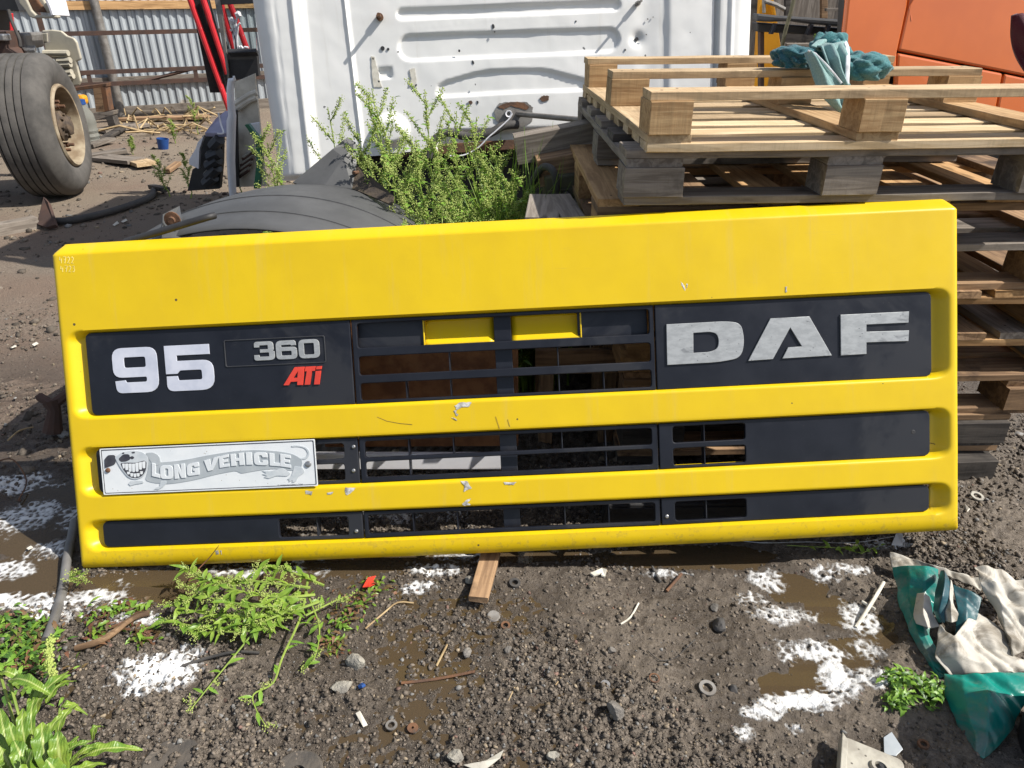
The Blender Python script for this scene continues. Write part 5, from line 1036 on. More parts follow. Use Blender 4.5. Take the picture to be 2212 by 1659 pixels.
# ------------------------------------------------------------------ teal jacket on the top pallet
tj = thing('jacket', 'teal fleece garment with white zip draped over the top pallet', 'jacket')
def zj(x, y, Y): return zb(x, y, Y)
def blob(name, ctr, ax, m, seed, amp=.25, fr=2.2, flatb=.6, squash=None):
    """crumpled cloth bundle: closed surface with long folds"""
    def fn(u, v):
        th = 2*math.pi*u; ph = math.pi*(v-.5); n = Vector((math.cos(ph)*math.cos(th), math.cos(ph)*math.sin(th), math.sin(ph)))
        f = fbm(np.array([n.x*fr+seed]), np.array([n.z*fr*1.6+n.y*fr*.7+seed*2]), 4, seed)[0]; rdg = abs(2*fbm(np.array([n.x*fr*1.5+9+n.z]), np.array([n.y*fr*1.5+seed]), 2, seed+3)[0]-1)
        k = 1+amp*(f-.5)*2-amp*.9*(1-rdg)**4; z = n.z*k
        if z < -flatb: z = -flatb
        return Vector(ctr)+Vector((n.x*k*ax[0], n.y*k*ax[1], z*ax[2]))
    mb = MB(); mb.grid(fn, 56, 34); return mb.build(name, M[m], tj, smooth=True, sharp=80)
def drape(name, L, Rr, m, seed, amp=.02, nu=26, nv=30, th=.006, waves=3.):
    """cloth between two edge lines (each a list of points), with folds running along them"""
    def at(P, t): k = t*(len(P)-1); i = min(int(k), len(P)-2); f = k-i; return P[i].lerp(P[i+1], f)
    def fn(u, v):
        p = at(L, v).lerp(at(Rr, v), u); e = math.sin(math.pi*u)
        return p+Vector((0, -1, .25))*(amp*math.sin(u*waves*math.pi+seed+v*1.3)*(.4+.6*e)+amp*1.2*(f1n(u*3+v*1.2+seed, seed)-.5))
    mb = MB(); mb.grid(fn, nu, nv); return mb.build(name, M[m], tj, smooth=True, solid=th, sharp=80, sub=1)
blob('sleeve', (zj(1010, 870, 2.52)).to_tuple(), (.076, .06, .040), 'teal_dark', 3, .34, 1.3); blob('hood', (zj(1980, 1010, 2.50)).to_tuple(), (.100, .075, .052), 'teal', 5, .32, 1.25)
blob('body', (zj(1520, 880, 2.60)).to_tuple(), (.085, .065, .080), 'teal', 8, .34, 1.4)
drape('front', [zj(1260, 690, 2.56), zj(1400, 690, 2.50), zj(1480, 900, 2.44), zj(1560, 1050, 2.42), zj(1700, 1225, 2.40), zj(1760, 1300, 2.39)], [zj(1640, 640, 2.60), zj(1720, 660, 2.52), zj(1790, 800, 2.45), zj(1800, 1000, 2.43), zj(1800, 1225, 2.40), zj(1830, 1300, 2.39)], 'teal_pale', 2, .020, waves=4.)
drape('lining', [zj(1190, 770, 2.46), zj(1215, 850, 2.43), zj(1260, 980, 2.41), zj(1320, 1190, 2.39), zj(1420, 1420, 2.37), zj(1560, 1560, 2.36), zj(1680, 1650, 2.355)], [zj(1250, 740, 2.46), zj(1400, 860, 2.42), zj(1540, 1020, 2.40), zj(1720, 1225, 2.385), zj(1810, 1420, 2.36), zj(1800, 1550, 2.355), zj(1790, 1650, 2.35)], 'teal_pale', 4, .016, waves=2.5)
drape('hood_rim', [zj(1430, 575, 2.62), zj(1330, 620, 2.56), zj(1255, 690, 2.52)], [zj(1780, 620, 2.62), zj(1740, 690, 2.54), zj(1690, 800, 2.49)], 'teal_pale', 6, .022)
mb = MB(); mb.tube([zj(*p, Y_) for p, Y_ in (((1770, 620), 2.58), ((1800, 690), 2.49), ((1812, 850), 2.425), ((1808, 1000), 2.405), ((1800, 1150), 2.39), ((1798, 1240), 2.38))], .0065, 8, True, .6); mb.build('zip', M['zip'], tj, smooth=True)
mb = MB(); mb.tube([zj(*p, Y_) for p, Y_ in (((1225, 745), 2.44), ((1330, 790), 2.425), ((1500, 960), 2.40), ((1620, 1100), 2.385), ((1720, 1228), 2.375))], .003, 6); mb.build('piping', M['zip'], tj, smooth=True)

# ------------------------------------------------------------------ crumpled tarpaulin, bottom right
tp = thing('tarpaulin', 'crumpled sea green and dirty white tarpaulin lying at lower right', 'tarpaulin')
def za(x, y, z): return gp(1659+x*.366, 1052+y*.366, z)
def fold(name, rows, m, seed, amp=.010, sub=2):
    """sheet through rows of points (x, y, height)"""
    P = [[za(*p) for p in r] for r in rows]; nv = len(P); nu = len(P[0]); K = 9
    def at(i, j): return P[min(max(i, 0), nv-1)][min(max(j, 0), nu-1)]
    def fn(u, v):
        a = u*(nu-1); b = v*(nv-1); j = min(int(a), nu-2); i = min(int(b), nv-2); fu, fv = a-j, b-i
        p = (at(i, j).lerp(at(i, j+1), fu)).lerp(at(i+1, j).lerp(at(i+1, j+1), fu), fv)
        w = f1n(p.x*22+seed, seed)+f1n(p.y*26+p.x*9+seed*2, seed+1)-1
        c = abs(2*f1n((p.x+p.y*.6)*13+seed*5, seed+2)-1)
        return p+Vector((0, -.3, 1))*(amp*w*2.4-amp*1.6*(1-c)**4)
    mb = MB(); mb.grid(fn, (nu-1)*K, (nv-1)*K); return mb.build(name, M[m], tp, smooth=True, solid=.0022, sharp=70, sub=1)
fold('white_edge', [[(720, 375, .05), (850, 410, .055), (970, 455, .07), (1120, 500, .06), (1260, 525, .05)], [(735, 470, .035), (870, 490, .04), (1000, 510, .05), (1120, 540, .045), (1275, 600, .03)]], 'tarp_white', 1)
fold('green_flap', [[(735, 468, .05), (830, 462, .075), (920, 470, .085), (1008, 480, .075)], [(770, 580, .03), (850, 590, .06), (930, 600, .075), (1000, 600, .06)], [(785, 700, .015), (850, 720, .04), (920, 740, .05), (985, 700, .05)], [(840, 850, .01), (890, 860, .03), (930, 870, .035), (960, 860, .03)], [(920, 990, .006), (960, 1000, .018), (1000, 1010, .018), (1030, 1010, .015)], [(1020, 1130, .004), (1030, 1120, .01), (1045, 1110, .012), (1060, 1100, .01)]], 'tarp_green', 2, .008)
fold('inner_fold', [[(885, 620, .075), (930, 615, .095), (960, 640, .09)], [(870, 740, .06), (930, 735, .085), (985, 730, .08)], [(880, 800, .05), (950, 825, .06), (1025, 810, .06)]], 'tarp_white', 3, .006)
fold('dark_fold', [[(1030, 480, .10), (1050, 485, .13), (1075, 530, .12)], [(985, 620, .08), (1030, 640, .12), (1065, 650, .11)], [(975, 720, .06), (1010, 730, .09), (1045, 740, .09)], [(1010, 800, .05), (1030, 800, .07), (1045, 800, .075)]], 'tarp_dark', 4, .005)
fold('white_fold', [[(1065, 545, .115), (1085, 540, .125), (1100, 600, .11)], [(1055, 640, .10), (1080, 640, .115), (1100, 680, .10)], [(1040, 740, .085), (1080, 720, .105), (1128, 745, .095)], [(1045, 790, .07), (1085, 800, .085), (1115, 790, .08)]], 'tarp_white', 5, .005)
fold('dark_fold', [[(1100, 560, .10), (1180, 600, .10), (1262, 655, .085)], [(1120, 700, .08), (1180, 720, .085), (1245, 750, .075)], [(1110, 880, .05), (1160, 890, .06), (1215, 885, .05)]], 'tarp_dark', 6, .006)
fold('white_sheet', [[(1020, 800, .075), (1110, 870, .085), (1220, 720, .07), (1300, 760, .07), (1400, 840, .06)], [(1005, 900, .06), (1120, 920, .08), (1240, 900, .06), (1340, 930, .055), (1440, 980, .045)], [(995, 1000, .045), (1120, 1010, .06), (1260, 1030, .055), (1400, 1030, .05), (1530, 1010, .045)], [(1080, 1095, .03), (1180, 1095, .04), (1300, 1095, .04), (1420, 1090, .04), (1560, 1085, .04)]], 'tarp_white', 7, .010)
fold('white_peak', [[(1225, 460, .13), (1330, 480, .12), (1430, 520, .10), (1600, 560, .08)], [(1260, 560, .12), (1350, 600, .12), (1450, 620, .10), (1600, 660, .09)], [(1310, 660, .09), (1390, 720, .10), (1470, 760, .09), (1600, 800, .08)], [(1400, 820, .06), (1430, 860, .075), (1500, 880, .07), (1600, 920, .06)], [(1445, 980, .045), (1465, 985, .055), (1520, 960, .05), (1600, 1000, .05)]], 'tarp_white', 8, .012)
fold('green_sheet', [[(1040, 1095, .03), (1160, 1098, .055), (1300, 1098, .06), (1420, 1090, .06), (1580, 1080, .06)], [(1050, 1190, .025), (1170, 1200, .06), (1300, 1210, .075), (1430, 1210, .075), (1580, 1200, .06)], [(1085, 1290, .015), (1190, 1310, .05), (1310, 1330, .07), (1420, 1330, .06), (1500, 1320, .05)], [(1150, 1430, .008), (1230, 1440, .035), (1310, 1450, .05), (1380, 1440, .045), (1450, 1420, .035)], [(1210, 1545, .004), (1250, 1560, .02), (1290, 1590, .02), (1320, 1570, .02), (1350, 1540, .018)]], 'tarp_green', 9, .010)
# dark oily drum end and grimy flange at the lower right corner
dk = thing('oily_drum', 'dark oily drum with white drips at the lower right corner', 'drum', gp(2330, 1640, .0), (R(4), R(-8), 0)); mb = MB(); mb.lathe([(0, .26), (.085, .262), (.105, .268), (.112, .258), (.112, .02), (.10, 0), (0, 0)], 40); mb.build('body', M['black'], dk, smooth=True)
for k in range(14): mb = MB(); q = math.pi*(.7+.6*random.random()); z = random.uniform(.1, .25); mb.tube([(.112*math.cos(q), .112*math.sin(q), z), (.1135*math.cos(q), .1135*math.sin(q), z-.004)], .0025, 5); mb.build('drip', M['paper'], dk)
fl = thing('flange', 'grimy pale plastic flange plate with a socket at the bottom edge', 'flange', gp(1885, 1652, .03), (R(-8), R(6), R(-24)))
mb = MB(); mb.prism(rrect(-.062, -.075, .062, .045, .016), -.006, .004); mb.build('plate', M['flange'], fl, bevel=.003); mb = MB(); mb.lathe([(.011, -.004), (.012, .012), (.018, .012), (.020, .004)], 18, 'Z', (.012, -.008, 0)); mb.build('socket', M['flange'], fl, smooth=True); mb = MB(); mb.lathe([(0, .0), (.010, .0), (.010, .006), (.004, .014), (0, .014)], 12, 'Z', (.012, -.008, .001)); mb.build('core', M['black'], fl, smooth=True)
mb = MB(); mb.prism([(-.068, -.07), (-.056, -.08), (-.05, .03), (-.062, .05)], -.02, .010); mb.build('lip', M['flange'], fl, bevel=.002)
# ------------------------------------------------------------------ plants
def leaf_geo(L, w, droop=.3, seg=5, fold_=.25, wave=0., lobes=0, tw=0.):
    """leaf along +x: two rows of faces either side of the midrib"""
    V = []; F = []
    for i in range(seg+1):
        t = i/seg; hw = w*.5*(math.sin(math.pi*min(t*.93+.05, 1))**.8)*(1.15-.5*t)
        if lobes: hw *= 1-.38*(i % 2)
        x = L*t; z = -droop*L*t*t+.12*L*t; a = tw*t
        for s in (-1, 0, 1):
            y = s*hw; zz = z+abs(s)*hw*fold_+(wave*hw*math.sin(i*2.1+s) if s else 0)
            V.append((x, y*math.cos(a)-(zz-z)*math.sin(a), z+y*math.sin(a)+(zz-z)*math.cos(a)))
    for i in range(seg):
        for s in (0, 1): F.append((i*3+s, (i+1)*3+s, (i+1)*3+s+1, i*3+s+1))
    return V, F
def orient(d, roll=0.):
    d = Vector(d).normalized(); y = Vector((0, 0, 1)).cross(d)
    if y.length < 1e-3: y = Vector((0, 1, 0))
    y.normalize(); z = d.cross(y); m = Matrix((d, y, z)).transposed(); return m @ Matrix.Rotation(roll, 3, 'X')
def add_leaf(mb, p, d, L, w, rs, **k):
    V, F = leaf_geo(L, w, **k); m = orient(d, rs.uniform(-.6, .6)); mb.add([Vector(p)+m @ Vector(v) for v in V], F)
OCT = [(1, 0, 0), (0, 1, 0), (-1, 0, 0), (0, -1, 0), (0, 0, 1), (0, 0, -1)]; OF = [(0, 1, 4), (1, 2, 4), (2, 3, 4), (3, 0, 4), (1, 0, 5), (2, 1, 5), (3, 2, 5), (0, 3, 5)]
def add_buds(mb, p, n, sp, r, rs):
    for _ in range(n):
        c = Vector(p)+Vector((rs.gauss(0, sp), rs.gauss(0, sp), rs.gauss(0, sp))); k = r*rs.uniform(.6, 1.3); mb.add([c+Vector(v)*k for v in OCT], OF)
def goosefoot(label, base, H, lean, seed, leafy=1., nb=13, mats=('stem', 'leaf', 'bud'), group='tall weeds growing behind the panel'):
    rs = random.Random(seed); t = thing('tall_weed', label, 'weed', base, group=group); st, lf, bd = MB(), MB(), MB()
    lean = Vector(lean); top = Vector((lean.x, lean.y, H)); P = []
    for i in range(9): k = i/8; P.append(top*k+Vector((lean.x*.4*(k*k-k)+rs.gauss(0, .008), rs.gauss(0, .008), 0)))
    st.tube(P, [.0055*(1-.75*i/8) for i in range(9)], 6)
    for b in range(nb):
        k = .16+.82*(b+rs.random()*.7)/nb; i = min(int(k*8), 7); p = P[i].lerp(P[i+1], k*8-i); az = b*2.4+rs.uniform(-.4, .4); L = H*(.36*(1-k)+.09)*rs.uniform(.8, 1.2)
        d = Vector((math.cos(az)*.75, math.sin(az)*.75, .95)).normalized(); Q = [p]
        for j in range(1, 6): d = (d+Vector((rs.gauss(0, .08), rs.gauss(0, .08), .05))).normalized(); Q.append(Q[-1]+d*L/5)
        st.tube(Q, [.0028, .0024, .002, .0016, .0012, .0008], 4, False)
        for j in range(22):
            u = (j+rs.random())/22; ii = min(int(u*5), 4); q = Q[ii].lerp(Q[ii+1], u*5-ii); a2 = rs.uniform(0, 6.28); dd = Vector((math.cos(a2), math.sin(a2), rs.uniform(-.1, .7)))
            if rs.random() < leafy*(.85 if k < .55 and u < .8 else .28): add_leaf(lf, q, dd, rs.uniform(.020, .046)*(1.3-.7*k), rs.uniform(.008, .016), rs, seg=3)
            if u > .15 and k > .3: add_buds(bd, q, 7, .0055, .0026, rs)
    for j in range(12): k = j/12; p = P[7].lerp(P[8], k); add_buds(bd, p, 5, .005, .0027, rs)
    st.build('stem', M[mats[0]], t, smooth=True)
    f = lf.build('foliage', M[mats[1]], t, smooth=True, sharp=80); f['kind'] = 'stuff'; f = bd.build('buds', M[mats[2]], t); f['kind'] = 'stuff'
    return t
rs = random.Random(21)
WEEDS = [(960, 2.62, 1.02, -.10), (900, 2.75, 1.10, -.12), (1000, 2.85, 1.06, -.02), (1050, 2.60, .86, .03), (860, 2.90, 1.14, -.05), (930, 3.00, 1.12, .02), (980, 2.45, .84, .0), (1030, 2.75, .90, .06), (1090, 2.70, .78, .02), (905, 2.55, .92, -.06), (1010, 3.05, 1.02, .06), (870, 2.68, .98, -.03), (1060, 2.95, .88, .03), (945, 2.85, .96, .04), (1110, 2.88, .80, .04), (985, 2.6, .78, .05), (930, 2.40, .74, -.05), (1040, 2.42, .72, .03), (960, 2.48, .70, .02), (1085, 2.5, .70, .0), (900, 2.45, .78, .02), (1010, 2.38, .68, .03), (1075, 2.75, .84, .06), (1120, 2.6, .74, .03), (1050, 2.3, .66, .05), (830, 2.85, 1.0, -.06)]
WHICH = ['at the near left of the clump', 'with the high left plume', 'in the middle of the clump', 'at the near right of the clump', 'reaching highest up the cab wall', 'in front of the white bulge', 'just above the yellow edge', 'right of the middle of the clump', 'beside the grass tuft', 'beside the mudguard gusset', 'at the back by the hose', 'leaning over the gusset', 'at the right back of the clump', 'deep within the clump', 'under the rusty sill', 'low down behind the yellow edge', 'lowest at the left behind the yellow edge', 'lowest at the right behind the yellow edge', 'lowest in the middle behind the yellow edge', 'low beside the grass at the yellow edge', 'low beside the mudguard rim', 'nearest to the yellow edge in the middle', 'right of the hose', 'at the far right by the grass', 'at the yellow edge right of the middle', 'at the left rim above the gusset']
for k, (px, Y_, H, ln) in enumerate(WEEDS):
    b = yp(px, 460, Y_); goosefoot('bushy green weed '+WHICH[k], (b.x, Y_, 0.), H, (ln, rs.uniform(-.06, .02), 0), 100+k, 1.3, 18)
for k, (px, Y_, H, ln, lab) in enumerate(((690, 2.95, .98, -.22, 'slender weed leaning left against the white cab corner'), (745, 3.0, 1.06, -.03, 'slender upright weed before the cab crease'), (720, 2.85, .86, .10, 'low slender weed beside the mudguard gusset left'), (640, 3.0, .93, -.10, 'thin weed at the foot of the cab corner'))):
    b = yp(px, 400, Y_); goosefoot(lab, (b.x, Y_, 0.), H, (ln, 0, 0), 140+k, .6, 14, group='slender weeds by the cab corner')
for k, (px, py, H, lab) in enumerate(((365, 425, .32, 'leafy weed beside the bumper corner'), (415, 428, .36, 'thin weed with yellow tips in front of the black bumper'), (520, 420, .30, 'small weed before the dark door'), (430, 290, .42, 'green weed standing on the straw heap'), (378, 310, .25, 'small green weed on the rubbish left of the straw'), (285, 335, .18, 'low weed on the dry soil behind the wheel'), (205, 225, .5, 'climbing weed by the steel bench'))):
    goosefoot(lab, gp(px, py), H, (.04*(k % 3-1), 0, 0), 160+k, 2.2, 8, ('stem', 'leaf_bright', 'bud'), 'weeds in the yard behind')
goosefoot('pale flowering mugwort at the right edge behind the pallets', (2.36, 3.3, 0), 1.18, (-.06, 0, 0), 190, .5, 12, ('stem', 'leaf', 'paper'))
for k, (x, Y_, H) in enumerate(((1760, 4.9, 1.2), (1730, 5.0, 1.1), (1800, 4.95, 1.15))):
    b = yp(x, 110, Y_); goosefoot('leafy weed behind the black bumper '+('below its middle', 'below its left half', 'below its right end')[k], (b.x, Y_, 0), H, (0, 0, 0), 200+k, 2., 12, ('stem', 'leaf_bright', 'leaf'), 'weeds behind the black bumper')
def tuft(label, base, n, L, seed, spread=.10, m='leaf'):
    rs = random.Random(seed); t = thing('grass_tuft', label, 'grass', base); mb = MB()
    for _ in range(n):
        az = rs.uniform(0, 6.28); l = L*rs.uniform(.5, 1.1); ln = rs.uniform(.08, .42); p = Vector((rs.gauss(0, spread*.4), rs.gauss(0, spread*.4), 0)); V = []; F = []; w = rs.uniform(.003, .006)
        s = Vector((-math.sin(az), math.cos(az), 0))
        for i in range(7): k = i/6; q = p+Vector((math.cos(az)*ln*k*k*l, math.sin(az)*ln*k*k*l, l*(k-.45*ln*k*k*k))); ww = w*(1-k**2)+.0004; V += [q-s*ww, q+s*ww]
        F = [(2*i, 2*i+1, 2*i+3, 2*i+2) for i in range(6)]; mb.add(V, F)
    f = mb.build('blades', M[m], t, smooth=True, sharp=80); f['kind'] = 'stuff'; return t
b = yp(1115, 470, 2.4); tuft('tuft of long grass blades below the rusty cab sill', (b.x, 2.66, .0), 170, 1.02, 1, .18, 'leaf_bright'); b = yp(1060, 470, 2.8); tuft('darker grass tuft among the weeds below the sill', (b.x+.12, 2.85, 0.), 120, .98, 2, .2, 'leaf')
# uprooted weed heap in front of the panel
def spray(name, label, paths, mats, seed, leafL=(.018, .04), leafW=(.007, .014), r0=.0032, buds=True, density=70, cat='weed', group=None):
    rs = random.Random(seed); t = thing(name, label, cat, group=group); st, lf, bd = MB(), MB(), MB()
    for P in paths:
        Q = [gp(x, y, z) for x, y, z in P]; C_ = []
        for i in range(len(Q)-1):
            a, b, c, d = Q[max(i-1, 0)], Q[i], Q[i+1], Q[min(i+2, len(Q)-1)]
            for j in range(5): u = j/5; C_.append(.5*((2*b)+(c-a)*u+(2*a-5*b+4*c-d)*u*u+(3*b-a-3*c+d)*u**3))
        C_.append(Q[-1]); n = len(C_); st.tube(C_, [r0*(1-.7*i/(n-1)) for i in range(n)], 6)
        Ln = sum((C_[i+1]-C_[i]).length for i in range(n-1)); cnt = int(Ln*density*1.6)
        for k in range(cnt):
            u = (k+rs.random())/cnt; i = min(int(u*(n-1)), n-2); p = C_[i]; az = rs.uniform(0, 6.28); d = Vector((math.cos(az), math.sin(az), rs.uniform(-.25, .7)))
            if u < .15: continue
            if rs.random() < .62: add_leaf(lf, p, d, rs.uniform(*leafL), rs.uniform(*leafW), rs, seg=4, droop=.35)
            elif buds:
                q = p; dd = d.normalized()
                for s in range(6): q = q+dd*.005+Vector((0, 0, rs.uniform(-.001, .002))); add_buds(bd, q, 4, .0026, .0017, rs)
        if buds: add_buds(bd, C_[-1], 18, .005, .002, rs)
    st.build('stem', M[mats[0]], t, smooth=True); f = lf.build('foliage', M[mats[1]], t, smooth=True, sharp=80); f['kind'] = 'stuff'
    if bd.v: f = bd.build('buds', M[mats[2]], t); f['kind'] = 'stuff'
    return t
SM = ('stem', 'leaf', 'bud')
heap = [[(690, 1300, .03), (610, 1325, .05), (520, 1330, .055), (440, 1325, .05), (360, 1305, .03)], [(680, 1285, .04), (600, 1290, .07), (510, 1275, .08), (440, 1250, .07), (400, 1225, .06)], [(670, 1270, .05), (590, 1260, .07), (520, 1255, .07), (455, 1270, .06), (400, 1300, .05)], [(660, 1300, .03), (590, 1350, .04), (510, 1365, .04), (430, 1355, .03), (345, 1335, .02)], [(700, 1265, .03), (640, 1240, .05), (590, 1225, .05), (545, 1235, .05)],
        [(660, 1290, .04), (590, 1310, .07), (520, 1305, .08), (450, 1290, .07), (390, 1260, .05)], [(650, 1310, .04), (600, 1330, .055), (540, 1350, .05), (480, 1340, .045), (420, 1380, .03)]]
spray('uprooted_weed', 'heap of bright green uprooted weed in front of the panel', heap, ('stem', 'leaf_bright', 'bud'), 5, density=120, leafL=(.022, .05), leafW=(.008, .017), r0=.0040)
spray('weed_stalk', 'long uprooted stalk trailing down left to its leafy tip', [[(640, 1280, .04), (575, 1335, .04), (520, 1400, .03), (450, 1485, .02), (410, 1535, .012)]], SM, 6, density=28, r0=.0034)
spray('weed_stalk', 'long pale stalk trailing straight down to a small sprig', [[(665, 1250, .04), (650, 1330, .035), (610, 1420, .025), (590, 1475, .015), (548, 1500, .012), (552, 1530, .01), (575, 1570, .008)]], SM, 7, density=22, r0=.0036)
spray('weed_stalk', 'forked stalk with a leafy end right of the heap', [[(660, 1275, .035), (675, 1310, .03), (690, 1360, .02), (680, 1420, .012), (655, 1445, .01)], [(660, 1330, .03), (720, 1300, .02), (760, 1285, .015)]], SM, 8, density=45, r0=.003)
spray('red_twig', 'thin red brown stem propped against the lower slot', [[(408, 1255, .0), (430, 1228, .025), (452, 1205, .05), (473, 1178, .10)]], ('leaf_red', 'leaf', 'bud'), 9, density=6, r0=.0024, buds=False)
spray('vine', 'small creeping sprig under the right end of the panel', [[(1700, 1178, .01), (1780, 1182, .015), (1835, 1185, .02), (1850, 1195, .02)], [(1835, 1190, .01), (1850, 1175, .05), (1862, 1195, .02)], [(1862, 1195, .01), (1890, 1182, .02), (1905, 1178, .02)]], ('stem', 'leaf_bright', 'bud'), 10, density=60, r0=.0014, buds=False)
spray('sprig', 'small yellow green sprig by the lower left panel corner', [[(185, 1262, .0), (175, 1245, .03), (160, 1235, .05)], [(180, 1255, .01), (160, 1258, .03), (150, 1240, .04)]], ('stem', 'leaf_bright', 'bud'), 11, density=130, r0=.0014, leafL=(.012, .022), leafW=(.005, .009))
# low ground cover
def cover(name, label, spots, n, mats, seed, size=(.014, .032)):
    rs = random.Random(seed); t = thing(name, label, 'weed'); mbs = {m: MB() for m in mats}
    for _ in range(n):
        x, y, rx, ry, hz = rs.choice(spots); p = gp(x+rs.gauss(0, rx*.5), y+rs.gauss(0, ry*.5)); p.z = float(ground_h(np.array([p.x]), np.array([p.y]))[0])+abs(rs.gauss(0, hz)); az = rs.uniform(0, 6.28)
        L = rs.uniform(*size); add_leaf(mbs[rs.choice(mats)], p, (math.cos(az), math.sin(az), rs.uniform(-.1, .9)), L, L*rs.uniform(.35, .6), rs, seg=6, lobes=1, wave=.3, droop=.5)
    for m, mb in mbs.items():
        if mb.v: f = mb.build('foliage', M[m], t, smooth=True, sharp=80); f['kind'] = 'stuff'
cover('ground_weed', 'carpet of small lobed leaves at the left edge', [(40, 1395, 80, 60, .012), (85, 1390, 70, 70, .012), (20, 1360, 70, 50, .008), (60, 1450, 90, 70, .016)], 520, ['leaf', 'leaf_bright', 'leaf_dark', 'leaf', 'leaf_red'], 31)
cover('ground_weed', 'low reddish weed between the pipe and the uprooted heap', [(230, 1330, 50, 25, .008), (290, 1310, 40, 20, .008), (210, 1370, 30, 25, .008), (310, 1370, 30, 25, .006)], 260, ['leaf', 'leaf_red', 'leaf_bright', 'leaf_red'], 32)
cover('ground_weed', 'withered weed patch right of the uprooted heap', [(770, 1290, 50, 25, .006), (740, 1340, 50, 30, .006), (810, 1260, 40, 15, .006), (720, 1390, 30, 30, .006)], 260, ['leaf', 'leaf_red', 'leaf_bright', 'leaf_red'], 33, (.010, .024))
cover('ground_weed', 'dark feathery weed clump beside the tarpaulin', [(1940, 1475, 35, 20, .012), (2010, 1500, 30, 25, .015), (1935, 1520, 25, 15, .012)], 330, ['leaf', 'leaf_dark', 'leaf'], 34, (.012, .028))
# big leafy plant in the lower left corner: every leaf a part
dock = thing('dock_plant', 'large glossy green dock plant in the lower left corner', 'plant', gp(70, 1690)); db = dock.location.copy(); rs = random.Random(41)
def big_leaf(tip, base, w, sag, seed):
    r_ = random.Random(seed); A = Vector(base); B = Vector(tip); d = B-A; n = 12; side = Vector((-d.y, d.x, 0)).normalized(); V = []; F = []; ph = r_.uniform(0, 6)
    for i in range(n+1):
        t = i/n; c = A.lerp(B, t)+Vector((0, 0, sag*math.sin(math.pi*t)*(1-.3*t))); hw = w*.5*math.sin(math.pi*min(.06+t*.92, 1))**.75*(1.05-.35*t)
        for s in (-1, -.5, 0, .5, 1): V.append(c+side*s*hw+Vector((0, 0, hw*(.35*abs(s)-.1)+abs(s)*hw*.5*math.sin(i*1.7+ph+s*2))))
    for i in range(n):
        for s in range(4): F.append((i*5+s, (i+1)*5+s, (i+1)*5+s+1, i*5+s+1))
    mb = MB(); mb.add([v-db for v in V], F); o = mb.build('leaf', M['leaf_vein'], dock, smooth=True, sharp=80, solid=.0008, sub=1)
    ra = o.data.attributes.new('rib', 'FLOAT', 'POINT'); ra.data.foreach_set('value', [abs(s) for i in range(n+1) for s in (-1, -.5, 0, .5, 1)]); return o
LEAVES = [((150, 1450, .10), (60, 1560, .08), .040), ((165, 1470, .06), (100, 1520, .09), .026), ((190, 1545, .05), (130, 1530, .09), .020), ((310, 1620, .04), (170, 1640, .06), .030), ((225, 1570, .05), (200, 1600, .05), .018), ((60, 1480, .06), (0, 1455, .08), .026), ((110, 1500, .12), (20, 1470, .12), .030), ((125, 1580, .13), (140, 1680, .06), .042), ((90, 1560, .13), (110, 1680, .06), .046), ((30, 1600, .12), (80, 1700, .05), .044), ((0, 1530, .10), (30, 1650, .05), .034), ((170, 1590, .08), (130, 1690, .05), .030), ((40, 1660, .14), (100, 1720, .05), .05), ((190, 1660, .05), (120, 1710, .05), .032), ((-20, 1580, .10), (40, 1690, .05), .04), ((70, 1620, .15), (60, 1720, .05), .05), ((230, 1650, .03), (150, 1690, .05), .026), ((100, 1640, .13), (150, 1720, .04), .044), ((10, 1650, .12), (-30, 1720, .05), .05), ((150, 1620, .09), (90, 1700, .05), .036), ((200, 1600, .10), (120, 1660, .06), .020), ((140, 1540, .12), (90, 1640, .07), .026), ((50, 1530, .12), (60, 1630, .07), .026), ((250, 1610, .05), (150, 1650, .06), .022), ((120, 1480, .07), (60, 1530, .09), .022), ((20, 1560, .14), (50, 1650, .06), .028), ((170, 1520, .09), (120, 1600, .07), .022), ((80, 1500, .10), (70, 1590, .08), .024)]
for k, (tp_, bs, w_) in enumerate(LEAVES): big_leaf(gp(*tp_), gp(*bs), w_, .025, 300+k)
for k, P in enumerate(([(60, 1560, .08), (75, 1640, .05), (70, 1690, 0)], [(130, 1530, .09), (120, 1610, .06), (80, 1690, 0)], [(170, 1640, .06), (130, 1670, .03), (80, 1690, 0)], [(0, 1455, .08), (30, 1560, .07), (60, 1690, 0)], [(20, 1470, .12), (50, 1580, .08), (70, 1690, 0)])): mb = MB(); mb.tube([gp(*p)-db for p in P], .003, 6); mb.build('stalk', M['stem'], dock, smooth=True)
mb = MB()
for k in range(60): t = k/60; p = gp(112-8*math.sin(t*4), 1375+95*t, .10-.05*t)-db; add_buds(mb, p, 5, .004, .0035, rs)
f = mb.build('seed_spike', M['bud'], dock); f['kind'] = 'stuff'

